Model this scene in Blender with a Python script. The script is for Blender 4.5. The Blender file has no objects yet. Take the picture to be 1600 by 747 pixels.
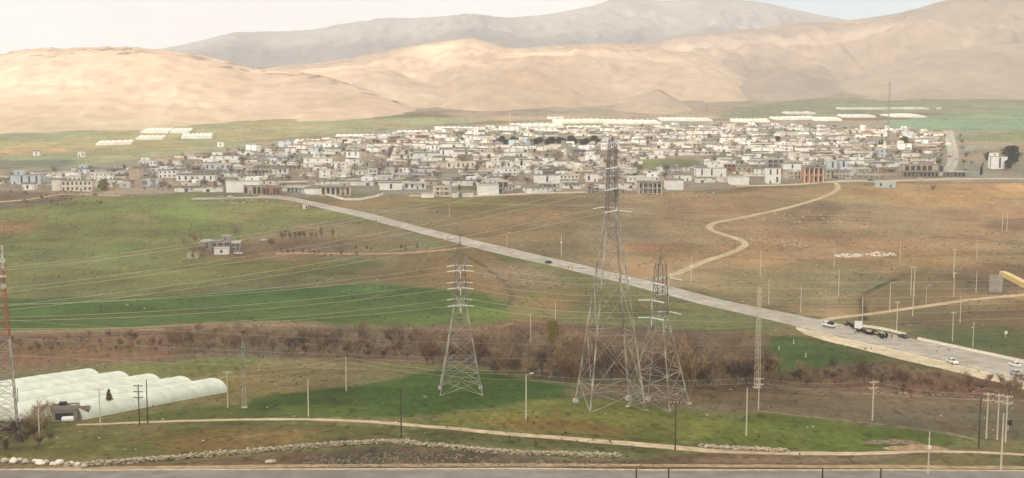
import bpy, bmesh, math, random
import numpy as np
from mathutils import Vector, Matrix, Euler

random.seed(7)
SC = bpy.context.scene
COL = SC.collection
F = 1716.0; W, H = 1600.0, 747.0
HC = 76.0                                   # camera height above the valley floor
TH = math.atan((H/2 - 190)/F)               # pitch so that eye level falls at row 190
ST, CT = math.sin(TH), math.cos(TH)

# ------------------------------------------------------------------ noise
def _h(ix, iy, seed):
    n = (ix.astype(np.int64)*374761393 + iy.astype(np.int64)*668265263 + seed*974634777) & 0xffffffff
    n = ((n ^ (n >> 13))*1274126177) & 0xffffffff
    n = n ^ (n >> 16)
    return (n & 0xffff)/65535.0
def vnoise(x, y, seed=0):
    x = np.asarray(x, float); y = np.asarray(y, float)
    ix = np.floor(x); iy = np.floor(y); fx = x-ix; fy = y-iy
    fx = fx*fx*fx*(fx*(fx*6-15)+10); fy = fy*fy*fy*(fy*(fy*6-15)+10)
    a = _h(ix, iy, seed); b = _h(ix+1, iy, seed); c = _h(ix, iy+1, seed); d = _h(ix+1, iy+1, seed)
    return (a*(1-fx)+b*fx)*(1-fy) + (c*(1-fx)+d*fx)*fy
def fbm(x, y, o=4, seed=0, g=0.5):
    s = 0.0; a = 1.0; t = 0.0
    for i in range(o):
        s = s + a*(vnoise(x*2**i+i*17.3, y*2**i-i*9.1, seed+i)-0.5)*2; t += a; a *= g
    return s/t
def ridged(x, y, o=4, seed=0):
    s = 0.0; a = 1.0; t = 0.0
    for i in range(o):
        s = s + a*(1-np.abs(vnoise(x*2**i+i*7.7, y*2**i+i*3.3, seed+i)*2-1)); t += a; a *= 0.5
    return s/t
def sstep(a, b, x):
    t = np.clip((x-a)/(b-a), 0, 1); return t*t*(3-2*t)

# ------------------------------------------------------------------ camera model and terrain
def slope(v):
    b = (H/2 - v)/F
    return (-ST + b*CT)/(CT + b*ST)
def azim(u, v):
    b = (H/2 - v)/F
    return ((u-W/2)/F)/(CT + b*ST)
def proj(X, Y, Z):
    fw = Y*CT - (Z-HC)*ST; up = Y*ST + (Z-HC)*CT
    return W/2 + F*X/fw, H/2 - F*up/fw

_tab = [(150, 2400), (160, 2120), (170, 1880), (180, 1680), (190, 1530), (200, 1410), (225, 1180), (250, 1020), (275, 890),
        (300, 790), (350, 680), (415, 575), (470, 480), (520, 400), (566, 332), (600, 288), (640, 247), (675, 225), (700, 212), (725, 200), (747, 190)]
_ty = np.array([d for v, d in _tab][::-1], float)
_tz = np.array([HC + d*slope(v) for v, d in _tab][::-1], float)
_fy = np.arange(-400, 9000, 4.0)
_fz = np.interp(_fy, np.r_[-400, -40, 0, 40, 150, 178, _ty, 4000, 9000], np.r_[120, 78, 73, 55, 19, 13.6, _tz, _tz[-1]+150, _tz[-1]+200])
_k = np.exp(-0.5*(np.arange(-12, 13)/4.0)**2); _k /= _k.sum()
_fz = np.convolve(np.pad(_fz, 12, 'edge'), _k, 'valid')
def zg(X, Y):
    X = np.asarray(X, float); Y = np.asarray(Y, float)
    z = np.interp(Y, _fy, _fz)
    far = np.clip((Y-230)/500, 0, 1)
    z = z + (0.35+1.6*far)*fbm(X/130, Y/130, 3, 3) + 0.12*fbm(X/18, Y/18, 2, 11)
    return z
_HY = np.concatenate([np.arange(150, 420, 0.5), np.arange(420, 1000, 1.2), np.arange(1000, 3200, 4)])
def hit(u, v):
    s = slope(v); a = azim(u, v)
    d = zg(a*_HY, _HY) - (HC + s*_HY)
    i = int(np.argmax(d > 0))
    if d[i] <= 0: i = len(_HY)-1
    if i == 0: y = _HY[0]
    else:
        t = -d[i-1]/(d[i]-d[i-1]) if d[i] != d[i-1] else 0
        y = _HY[i-1] + min(max(t, 0), 1)*(_HY[i]-_HY[i-1])
    return Vector((a*y, y, float(zg(a*y, y))))
def ppm(p):                                  # photo pixels per metre at a point
    return F/(p[1]*CT - (p[2]-HC)*ST)

def S(r, g, b):
    f = lambda c: ((c/255+0.055)/1.055)**2.4 if c > 10 else c/255/12.92
    return (f(r), f(g), f(b))

# ------------------------------------------------------------------ materials
MATS = {}
def mat(name, rgb, rough=0.8, var=0.15, scale=0.5, metal=0.0, bump=0.0, rgb2=None, coord='Object', attr=None, spec=0.3, detail=4, trans=None):
    if name in MATS: return MATS[name]
    m = bpy.data.materials.new(name); m.use_nodes = True
    nt = m.node_tree; N = nt.nodes; L = nt.links
    b = N['Principled BSDF']
    b.inputs['Roughness'].default_value = rough; b.inputs['Metallic'].default_value = metal
    b.inputs['Specular IOR Level'].default_value = spec
    tc = N.new('ShaderNodeTexCoord'); no = N.new('ShaderNodeTexNoise')
    no.inputs['Scale'].default_value = scale; no.inputs['Detail'].default_value = detail
    L.new(tc.outputs[coord], no.inputs['Vector'])
    mix = N.new('ShaderNodeMix'); mix.data_type = 'RGBA'
    c2 = rgb2 if rgb2 else tuple(c*(1-var*1.6) for c in rgb)
    mix.inputs['A'].default_value = (*[min(1, c*(1+var*0.6)) if not rgb2 else c for c in rgb], 1); mix.inputs['B'].default_value = (*c2, 1)
    mr = N.new('ShaderNodeMapRange'); mr.inputs['From Min'].default_value = 0.35; mr.inputs['From Max'].default_value = 0.65
    L.new(no.outputs['Fac'], mr.inputs['Value']); L.new(mr.outputs['Result'], mix.inputs['Factor'])
    out = mix.outputs['Result']
    if attr:
        at = N.new('ShaderNodeAttribute'); at.attribute_name = attr
        mu = N.new('ShaderNodeMix'); mu.data_type = 'RGBA'; mu.blend_type = 'MULTIPLY'; mu.inputs['Factor'].default_value = 1
        L.new(at.outputs['Color'], mu.inputs['A']); L.new(out, mu.inputs['B']); out = mu.outputs['Result']
    L.new(out, b.inputs['Base Color'])
    if bump:
        bp = N.new('ShaderNodeBump'); bp.inputs['Strength'].default_value = bump; bp.inputs['Distance'].default_value = 0.1
        L.new(no.outputs['Fac'], bp.inputs['Height']); L.new(bp.outputs['Normal'], b.inputs['Normal'])
    if trans:
        b.inputs['Transmission Weight'].default_value = trans
    MATS[name] = m
    return m

# ------------------------------------------------------------------ mesh builder
class MB:
    def __init__(s): s.v = []; s.f = []; s.mi = []; s.cur = 0
    def add(s, vs, fs, mi=None):
        o = len(s.v); s.v += [tuple(p) for p in vs]
        for f in fs: s.f.append(tuple(i+o for i in f)); s.mi.append(s.cur if mi is None else mi)
    def box(s, x0, x1, y0, y1, z0, z1, mi=None, taper=0):
        t = taper
        vs = [(x0, y0, z0), (x1, y0, z0), (x1, y1, z0), (x0, y1, z0), (x0+t, y0+t, z1), (x1-t, y0+t, z1), (x1-t, y1-t, z1), (x0+t, y1-t, z1)]
        s.add(vs, [(0, 3, 2, 1), (4, 5, 6, 7), (0, 1, 5, 4), (1, 2, 6, 5), (2, 3, 7, 6), (3, 0, 4, 7)], mi)
    def tube(s, p, q, r0, r1=None, n=6, mi=None, caps=True):
        p = Vector(p); q = Vector(q); r1 = r0 if r1 is None else r1
        d = q-p
        if d.length < 1e-6: return
        d.normalize(); a = d.orthogonal().normalized(); b = d.cross(a)
        vs = []
        for k, (c, r) in enumerate(((p, r0), (q, r1))):
            for i in range(n):
                t = 2*math.pi*(i+0.5)/n; vs.append(c + a*(r*math.cos(t)) + b*(r*math.sin(t)))
        fs = [(i, (i+1) % n, n+(i+1) % n, n+i) for i in range(n)]
        if caps: fs += [tuple(range(n))[::-1], tuple(range(n, 2*n))]
        s.add(vs, fs, mi)
    def poly(s, pts, r, n=5, mi=None):
        for a, b in zip(pts, pts[1:]): s.tube(a, b, r, r, n, mi, False)
    def prism(s, prof, y0, y1, mi=None):      # profile in x,z pushed along y
        n = len(prof)
        vs = [(x, y0, z) for x, z in prof] + [(x, y1, z) for x, z in prof]
        s.add(vs, [(i, (i+1) % n, n+(i+1) % n, n+i) for i in range(n)] + [tuple(range(n))[::-1], tuple(range(n, 2*n))], mi)
    def mesh(s, name, mats, smooth=False):
        me = bpy.data.meshes.new(name); me.from_pydata(s.v, [], s.f)
        for m in (mats if isinstance(mats, (list, tuple)) else [mats]): me.materials.append(m)
        if len(me.materials) > 1: me.polygons.foreach_set('material_index', s.mi)
        if smooth: me.polygons.foreach_set('use_smooth', [True]*len(me.polygons))
        me.validate(); me.update()
        return me
    def build(s, name, mats, parent=None, smooth=False, loc=None, rz=0):
        o = bpy.data.objects.new(name, s.mesh(name, mats, smooth)); COL.objects.link(o)
        if parent: o.parent = parent
        if loc is not None: o.location = loc
        if rz: o.rotation_euler = (0, 0, rz)
        return o

def tag(o, label, cat, group=None, kind=None):
    o['label'] = label; o['category'] = cat
    if group: o['group'] = group
    if kind: o['kind'] = kind
    return o
def struct(o, label, cat='ground'):
    return tag(o, label, cat, None, 'structure')
def empty(name, loc, rz=0, label=None, cat=None, group=None):
    o = bpy.data.objects.new(name, None); COL.objects.link(o); o.location = loc; o.rotation_euler = (0, 0, rz)
    o.empty_display_size = 0.5
    if label: tag(o, label, cat, group)
    return o
def link(name, me, parent=None, loc=None, rz=0, sc=None):
    o = bpy.data.objects.new(name, me); COL.objects.link(o)
    if parent: o.parent = parent
    if loc is not None: o.location = loc
    if rz: o.rotation_euler = (0, 0, rz)
    if sc is not None: o.scale = sc if hasattr(sc, '__len__') else (sc, sc, sc)
    return o
def copy_tree(o, parent=None):
    c = o.copy(); COL.objects.link(c)
    if parent: c.parent = parent
    for ch in list(o.children): copy_tree(ch, c)
    return c
def place(root, loc, rz=0, sc=None, label=None, group=None):
    root.location = loc; root.rotation_euler = (0, 0, rz)
    if sc: root.scale = (sc, sc, sc) if not hasattr(sc, '__len__') else sc
    if label: root['label'] = label
    if group: root['group'] = group
    return root
def grid_mesh(name, P, m, smooth=True, cols=None):
    """P: rows x cols x 3 array"""
    r, c, _ = P.shape
    me = bpy.data.meshes.new(name)
    idx = np.arange(r*c).reshape(r, c)
    q = np.stack([idx[:-1, :-1], idx[:-1, 1:], idx[1:, 1:], idx[1:, :-1]], -1).reshape(-1, 4)
    me.vertices.add(r*c); me.vertices.foreach_set('co', P.reshape(-1).astype(np.float32))
    me.loops.add(q.size); me.loops.foreach_set('vertex_index', q.reshape(-1).astype(np.int32))
    me.polygons.add(len(q)); me.polygons.foreach_set('loop_start', np.arange(0, q.size, 4, dtype=np.int32))
    me.polygons.foreach_set('loop_total', np.full(len(q), 4, np.int32))
    me.polygons.foreach_set('use_smooth', np.full(len(q), smooth))
    me.update(calc_edges=True)
    if cols is not None:
        at = me.color_attributes.new('tint', 'FLOAT_COLOR', 'POINT')
        cc = np.ones((r*c, 4), np.float32); cc[:, :3] = cols.reshape(-1, 3); at.data.foreach_set('color', cc.reshape(-1))
    me.materials.append(m)
    o = bpy.data.objects.new(name, me); COL.objects.link(o)
    return o
# ------------------------------------------------------------------ ground sheet with its fields
def smooth_poly(pts, it=2):
    pts = [tuple(p) for p in pts]
    for _ in range(it):
        q = []
        for i in range(len(pts)):
            a = pts[i]; b = pts[(i+1) % len(pts)]
            q += [(a[0]*.75+b[0]*.25, a[1]*.75+b[1]*.25), (a[0]*.25+b[0]*.75, a[1]*.25+b[1]*.75)]
        pts = q
    return pts
def sdist(X, Y, poly):
    """signed distance to a polygon, positive inside"""
    d = np.full(X.shape, 1e18); ins = np.zeros(X.shape, bool)
    n = len(poly)
    for i in range(n):
        ax, ay = poly[i]; bx, by = poly[(i+1) % n]
        ex, ey = bx-ax, by-ay
        t = np.clip(((X-ax)*ex+(Y-ay)*ey)/(ex*ex+ey*ey+1e-9), 0, 1)
        d = np.minimum(d, (X-ax-t*ex)**2+(Y-ay-t*ey)**2)
        if ay != by:
            c = ((ay > Y) != (by > Y)) & (X < (bx-ax)*(Y-ay)/(by-ay)+ax)
            ins ^= c
    d = np.sqrt(d)
    return np.where(ins, d, -d)

# polygon in photo rows/columns (located on the ground), sRGB colour, edge softness in metres, opacity
FIELDS = [
 # far plain, village ground
 ([(-400,310),(0,305),(300,303),(460,308),(700,306),(900,304),(1100,298),(1290,283),(2000,280),(2000,188),(900,186),(600,200),(300,235),(-400,260)], (148,137,116), 6, 1),
 ([(350,262),(440,258),(470,248),(380,250)], (112,104,74), 5, .8), ([(560,280),(660,284),(700,272),(600,268)], (104,98,80), 5, .7), ([(720,296),(760,300),(760,286),(700,288)], (110,112,72), 4, .8), ([(860,250),(960,258),(980,242),(880,238)], (98,94,72), 5, .8), ([(1100,245),(1180,250),(1200,236),(1110,232)], (106,110,72), 5, .8), ([(1320,250),(1420,252),(1430,240),(1330,238)], (112,104,82), 5, .7), ([(480,238),(560,234),(560,226),(480,230)], (116,112,82), 6, .7), ([(1180,216),(1260,216),(1250,206),(1180,206)], (134,134,96), 6, .8),
 ([(-500,262),(0,262),(150,258),(330,228),(520,210),(640,200),(760,190),(700,180),(-500,214)], (156,150,106), 20, 1),
 ([(-300,248),(60,243),(140,236),(130,230),(-300,236)], (184,160,116), 8, .9),
 ([(-300,262),(0,266),(90,262),(130,252),(60,248),(-300,250)], (112,114,98), 8, .8),
 ([(150,252),(300,240),(420,226),(400,222),(200,236)], (150,150,108), 8, .8),
 ([(700,190),(900,188),(1120,186),(1180,182),(1150,170),(700,170)], (172,152,124), 12, 1),
 ([(760,206),(900,202),(980,195),(860,193),(760,199)], (136,140,84), 4, .8),
 ([(1120,190),(1240,186),(1480,175),(2000,165),(2000,138),(1300,150),(1150,166)], (142,142,108), 16, 1),
 ([(1392,204),(1480,205),(2000,205),(2000,166),(1600,170),(1500,173),(1445,181),(1390,190)], (126,146,108), 8, 1),
 ([(1480,225),(2000,218),(2000,203),(1500,205)], (122,128,84), 6, 1),
 ([(1500,262),(2000,262),(2000,220),(1500,226)], (140,128,100), 6, .8),
 ([(985,266),(1090,262),(1100,252),(1060,248),(1000,250)], (118,124,80), 4, 1),
 ([(465,310),(600,313),(640,306),(560,303),(505,305)], (128,126,80), 3, .9),
 # left slope
 ([(-600,420),(-600,318),(0,316),(120,305),(330,308),(440,312),(560,340),(690,378),(700,400),(560,410),(300,430)], (120,122,68), 8, 1),
 ([(-300,335),(0,330),(90,315),(120,303),(0,298),(-300,300)], (112,98,80), 6, .9),
 ([(-300,400),(0,372),(50,350),(40,345),(-300,360)], (138,112,74), 8, .8),
 ([(20,345),(90,340),(240,322),(300,312),(200,310),(90,325)], (116,132,72), 8, .9),
 ([(245,352),(320,362),(335,330),(300,316),(262,318),(232,335)], (112,132,66), 6, .95),
 ([(185,342),(240,346),(245,336),(200,333)], (150,142,92), 5, .9),
 ([(330,345),(420,350),(520,345),(470,320),(360,318)], (132,126,72), 8, .9),
 ([(130,400),(200,398),(240,382),(190,380)], (98,122,62), 7, .8),
 ([(400,420),(560,404),(700,402),(700,378),(600,352),(520,346),(440,352),(370,372),(330,392)], (136,116,80), 10, .95),
 ([(300,405),(480,392),(560,384),(480,372),(380,376),(290,392)], (118,96,74), 6, .7),
 ([(-600,475),(0,468),(340,450),(560,425),(640,405),(400,405),(200,415),(-600,420)], (116,112,62), 10, 1),
 ([(440,430),(560,425),(640,412),(600,405),(480,412)], (94,96,54), 8, .8),
 ([(560,450),(700,445),(790,452),(830,425),(770,398),(700,384),(640,400),(600,430)], (132,110,70), 9, .95),
 ([(640,440),(700,437),(760,430),(760,418),(700,400),(660,412)], (140,108,62), 8, .6),
 ([(-600,520),(-600,470),(0,468),(220,462),(400,452),(560,446),(620,448),(730,452),(800,470),(780,500),(760,512),(600,508),(400,500),(160,512)], (70,98,46), 4, 1),
 ([(540,456),(620,462),(630,448),(580,445)], (84,116,58), 5, .8),
 ([(100,500),(330,488),(480,478),(440,474),(280,478),(80,490)], (78,96,46), 7, .7),
 ([(500,505),(700,510),(770,500),(740,488),(560,494)], (84,104,48), 6, .8),
 ([(700,512),(785,515),(800,485),(740,478)], (94,118,52), 6, .9),
 # mid slope above the road
 ([(470,312),(600,345),(760,383),(900,412),(1010,436),(1060,420),(1050,330),(980,310),(900,306),(700,308)], (138,118,82), 8, 1),
 ([(600,322),(760,330),(880,318),(800,308),(640,308)], (120,116,70), 8, .8),
 ([(700,360),(830,375),(900,385),(940,345),(880,325),(760,340)], (146,120,80), 10, .7),
 ([(980,300),(1050,305),(1160,300),(1290,286),(1600,284),(2000,284),(2000,470),(1600,460),(1450,478),(1290,496),(1150,468),(1020,438),(940,415),(900,385),(940,340)], (158,130,92), 9, 1),
 ([(1180,322),(1300,318),(1450,325),(1600,312),(1600,296),(1450,288),(1310,290)], (168,136,86), 9, .8),
 ([(1150,365),(1290,382),(1420,380),(1600,385),(1600,330),(1450,330),(1330,325),(1240,330)], (156,126,88), 8, .6),
 ([(1240,345),(1310,350),(1330,325),(1280,310),(1250,325)], (122,96,70), 8, .6),
 ([(1040,470),(1240,480),(1400,470),(1600,450),(1600,395),(1400,400),(1250,410),(1130,420)], (138,120,78), 12, .7),
 ([(1330,498),(1450,478),(1560,462),(1540,420),(1430,420),(1360,440)], (122,102,68), 10, .8),
 ([(1500,450),(1600,455),(1640,420),(1560,405),(1500,420)], (104,88,68), 8, .8),
 ([(984,390),(1008,381),(1050,376),(1085,378),(1092,394),(1050,402),(1000,402)], (150,112,82), 5, .85),
 ([(1000,405),(1040,408),(1090,400),(1120,385),(1090,378)], (144,118,78), 5, .6),
 ([(1526,359),(1562,341),(1640,340),(1640,364)], (116,92,72), 5, .8),
 ([(1560,298),(1640,298),(1640,285),(1545,286)], (196,160,112), 5, .8),
 # below the road
 ([(770,400),(900,425),(1010,446),(1130,476),(1245,505),(1240,530),(1100,515),(900,512),(800,505),(790,460),(830,425)], (116,114,68), 6, 1),
 ([(760,402),(830,415),(880,424),(870,405),(800,392)], (104,122,56), 4, .9),
 ([(800,450),(960,460),(1000,472),(960,490),(830,485)], (128,104,70), 8, .7),
 ([(880,455),(990,470),(1010,500),(900,505)], (86,96,54), 6, .7),
 ([(740,450),(870,452),(880,430),(820,408),(750,408)], (132,118,90), 6, .8),
 # stream belt
 ([(-700,560),(-700,520),(0,520),(200,512),(420,505),(640,512),(800,500),(960,512),(1130,520),(1250,525),(1330,560),(1480,600),(1640,620),(1640,640),(1300,625),(1080,612),(900,604),(760,580),(560,562),(300,560),(0,560)], (114,96,74), 5, 1),
 ([(-700,596),(-100,592),(0,585),(130,565),(320,552),(200,545),(0,548),(-700,560)], (134,100,74), 5, .95),
 ([(-100,560),(100,556),(210,546),(160,528),(-100,532)], (112,92,62), 6, .8),
 ([(1190,580),(1200,528),(1245,520),(1330,545),(1380,562),(1300,570),(1240,586)], (68,98,50), 2, 1),
 ([(1255,522),(1330,535),(1420,560),(1490,578),(1420,572),(1330,556)], (96,100,56), 4, .9),
 ([(1250,590),(1370,585),(1480,580),(1590,605),(1640,625),(1480,618),(1300,606)], (122,90,70), 6, .9),
 ([(1395,500),(1480,488),(1640,470),(1640,570),(1500,540),(1420,525)], (112,94,66), 6, 1),
 ([(1425,522),(1500,514),(1640,512),(1640,565),(1510,540)], (84,92,52), 5, .9),
 # foreground
 ([(-700,600),(20,600),(180,570),(330,556),(480,560),(640,566),(780,580),(900,604),(1080,614),(1180,640),(1280,660),(1500,680),(1640,690),(1900,700),(1900,735),(-700,735)], (120,114,68), 5, 1),
 ([(20,600),(180,572),(330,560),(420,562),(380,585),(340,590),(150,590)], (104,110,58), 4, .9),
 ([(380,612),(540,606),(640,585),(560,568),(420,562),(390,585)], (120,112,74), 4, .95),
 ([(358,652),(364,636),(400,618),(545,606),(640,588),(700,574),(790,590),(905,605),(905,624),(840,630),(740,640),(640,652),(480,650)], (64,92,40), 2.2, 1),
 ([(380,650),(560,648),(640,640),(520,634),(400,636)], (92,112,50), 4, .7),
 ([(640,655),(760,640),(900,624),(1080,640),(1180,655),(1180,680),(1060,692),(900,680),(720,662)], (120,116,50), 5, 1),
 ([(760,664),(960,682),(985,668),(930,655),(840,652)], (132,98,52), 5, .85),
 ([(960,676),(1030,690),(1080,685),(1050,666),(980,664)], (88,98,40), 4, .8),
 ([(905,640),(985,640),(1040,630),(960,622),(905,628)], (108,112,46), 4, .7),
 ([(900,622),(1060,635),(1180,640),(1300,652),(1640,690),(1640,630),(1460,620),(1300,608),(1080,602),(900,602)], (124,102,74), 4, 1),
 ([(1300,655),(1500,680),(1640,690),(1640,630),(1400,632)], (110,94,70), 6, .8),
 ([(1140,655),(1190,642),(1290,652),(1390,666),(1480,680),(1470,690),(1400,698),(1290,704),(1200,700),(1080,690),(1120,672)], (92,104,42), 2.5, 1),
 ([(1150,670),(1250,660),(1330,672),(1250,690),(1150,685)], (96,104,40), 5, .6),
 ([(160,660),(340,656),(500,654),(420,640),(300,636),(190,648)], (88,104,50), 4, .9),
 ([(0,712),(120,716),(300,704),(480,690),(620,684),(560,664),(380,662),(200,668),(60,690)], (104,98,52), 4, 1),
 ([(200,700),(330,696),(480,680),(430,665),(280,668)], (132,102,58), 5, .8),
 ([(50,712),(200,706),(250,690),(120,690)], (92,96,48), 4, .8),
 ([(640,690),(860,700),(1030,706),(1050,696),(900,684),(740,672),(620,668)], (98,96,54), 3, 1),
 ([(-700,737),(-700,722),(140,728),(300,716),(480,702),(620,696),(800,712),(980,718),(1060,704),(1400,704),(1560,690),(1900,690),(1900,737)], (112,90,66), 2, 1),
 ([(1060,712),(1300,712),(1450,698),(1460,706),(1320,722),(1080,722)], (142,112,82), 2, .8),
 ([(1280,732),(1700,732),(1700,690),(1560,690),(1440,706),(1330,722)], (128,110,66), 2, .95),
 ([(480,728),(1000,728),(1000,716),(800,716),(620,704),(480,710)], (92,84,64), 2, .9),
 ([(-100,736),(130,736),(480,730),(470,722),(130,728),(-100,722)], (136,116,82), 1.5, .9),
]
def field_colours(X, Y):
    C = np.zeros(X.shape+(3,)); C[:] = S(124, 110, 72)
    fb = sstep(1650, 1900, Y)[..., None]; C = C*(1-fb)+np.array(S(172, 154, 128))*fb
    ang = 0.35
    wx = 14*fbm(X/55, Y/55, 3, 21); wy = 14*fbm(X/55, Y/55, 3, 37)
    k = np.clip((Y-150)/350, 0.25, 2.0)
    for px, rgb, soft, op in FIELDS:
        w = [hit(u, v) for u, v in px]
        poly = smooth_poly([(p.x, p.y) for p in w], 2)
        xs = [p[0] for p in poly]; ys = [p[1] for p in poly]
        dist = sum(ys)/len(ys)
        pad = soft*3+30
        m = (X > min(xs)-pad) & (X < max(xs)+pad) & (Y > min(ys)-pad) & (Y < max(ys)+pad)
        if not m.any(): continue
        s = min(1, soft/8)
        sd = sdist(X[m]+wx[m]*s, Y[m]+wy[m]*s, poly)
        a = sstep(-soft, soft, sd + soft*0.9*fbm(X[m]/(soft*2+3), Y[m]/(soft*2+3), 2, 55))*op
        C[m] = C[m]*(1-a[:, None]) + np.array(S(*rgb))*a[:, None]
    for px, rgb, w, op in STRIPS:
        P_ = [hit(u, v) for u, v in px]
        pts = [(p.x, p.y) for p in P_]
        for _ in range(2):
            q = [pts[0]]
            for a, b in zip(pts, pts[1:]): q += [(.75*a[0]+.25*b[0], .75*a[1]+.25*b[1]), (.25*a[0]+.75*b[0], .25*a[1]+.75*b[1])]
            pts = q+[pts[-1]]
        xs = [p[0] for p in pts]; ys = [p[1] for p in pts]; pad = w*3+6
        m = (X > min(xs)-pad) & (X < max(xs)+pad) & (Y > min(ys)-pad) & (Y < max(ys)+pad)
        if not m.any(): continue
        xm = X[m]+wx[m]*.12; ym = Y[m]+wy[m]*.12; d = np.full(xm.shape, 1e18)
        for (ax, ay), (bx, by) in zip(pts, pts[1:]):
            ex, ey = bx-ax, by-ay; t = np.clip(((xm-ax)*ex+(ym-ay)*ey)/(ex*ex+ey*ey+1e-9), 0, 1)
            d = np.minimum(d, (xm-ax-t*ex)**2+(ym-ay-t*ey)**2)
        d = np.sqrt(d); a = sstep(w, w*.35, d*(1+.5*fbm(xm/9, ym/9, 2, 66)))*op*(0.75+.5*fbm(xm/25, ym/25, 2, 67))
        C[m] = C[m]*(1-a[:, None])+np.array(S(*rgb))*np.clip(a, 0, 1)[:, None]
    return C
# banks, ditches, furrow edges, footpaths, one gully's painted shade: (line, colour, half width, opacity)
STRIPS = [([(-50,522),(150,517),(300,513),(420,507),(560,513),(660,514),(760,516),(800,506)], (150,134,100), 1.6, .8), ([(-50,528),(200,524),(420,516),(640,521),(780,524)], (70,58,44), 2.0, .7),
 ([(180,560),(330,552),(480,560),(640,562),(790,578)], (150,138,100), 1.0, .6), ([(820,505),(900,512),(1000,514),(1100,518),(1200,512)], (86,70,50), 2.0, .7), ([(800,500),(960,506),(1080,512)], (150,134,104), 1.2, .6),
 ([(1180,641),(1290,652),(1390,664),(1490,679),(1520,686)], (158,146,104), .9, .8), ([(1190,605),(1300,612),(1420,620),(1600,626)], (158,138,110), 1.0, .8), ([(1080,607),(1180,612),(1300,618)], (80,62,46), 1.2, .7),
 ([(640,312),(760,318),(860,322),(960,318),(1040,312)], (176,156,120), 1.6, .7), ([(700,345),(800,340),(900,332),(1000,322)], (168,146,110), 1.5, .5), ([(600,326),(700,335),(820,330)], (100,96,60), 3, .5),
 ([(1348,500),(1352,480),(1345,462),(1365,452),(1400,437)], (72,58,44), 2.2, .85), ([(1240,350),(1290,340),(1320,325)], (112,86,62), 3.5, .6), ([(1330,330),(1420,338),(1520,345),(1600,352)], (128,98,68), 2.5, .5), ([(1150,402),(1290,408),(1440,402),(1600,396)], (120,98,64), 2.5, .5), ([(1300,428),(1420,424),(1520,428)], (174,148,104), 1.8, .5), ([(1460,370),(1540,374),(1620,386)], (110,84,60), 2.5, .6),  # first dark line paints the shade of the erosion gully
 ([(1200,418),(1300,440),(1380,436)], (116,100,64), 2.5, .4), ([(985,332),(1080,345),(1160,352)], (134,106,70), 3, .5), ([(960,352),(1040,356),(1100,372)], (178,146,104), 2, .5),
 ([(-50,352),(80,338),(200,326),(300,320)], (146,144,92), 2.2, .6), ([(-50,385),(100,372),(240,362),(340,352)], (88,100,48), 2.5, .6), ([(60,420),(200,400),(300,385),(330,378)], (150,142,92), 1.6, .5), ([(0,440),(180,425),(360,412),(520,405)], (88,86,46), 2.2, .6), ([(100,470),(300,458),(440,450),(600,442)], (140,128,78), 1.6, .5), ([(350,330),(450,338),(560,350)], (96,98,52), 2.2, .5), ([(440,352),(540,362),(640,372)], (156,134,98), 1.8, .6), ([(420,420),(560,412),(680,408)], (104,92,54), 2.0, .5),
 ([(150,480),(340,486),(520,482),(700,490)], (62,84,40), 1.5, .6), ([(200,495),(420,492),(560,500)], (108,124,64), 1.6, .5), ([(470,488),(560,470),(620,455)], (112,122,68), 1.4, .6),
 ([(700,392),(740,402),(780,432),(800,462),(790,480)], (74,64,48), 1.8, .7), ([(690,388),(715,396),(700,410)], (96,88,58), 1.6, .5), ([(880,470),(960,476),(1080,486)], (84,78,50), 1.6, .5),
 ([(20,600),(120,584),(240,566),(330,556)], (86,72,50), 1.0, .6), ([(0,560),(120,558),(220,548)], (88,92,50), 1.6, .5), ([(380,600),(450,604),(540,607)], (90,84,54), .8, .5), ([(350,662),(480,664),(600,672),(700,682)], (84,86,44), .9, .5), ([(60,700),(200,690),(340,684),(460,672)], (140,120,72), 1.0, .5), ([(640,646),(760,643),(900,634)], (66,82,38), .8, .6), ([(860,676),(960,682),(1060,690)], (84,78,44), .8, .6),
 ([(0,316),(80,316),(110,309),(160,304)], (70,60,48), 2.0, .8), ([(250,322),(330,316),(470,322)], (170,152,116), 1.8, .6), ([(1420,508),(1500,516),(1600,514)], (150,132,98), 1.2, .6), ([(1440,500),(1520,503),(1600,498)], (84,74,52), 1.2, .5), ([(180,655),(250,648),(352,618)], (98,82,56), .7, .9)]

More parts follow.
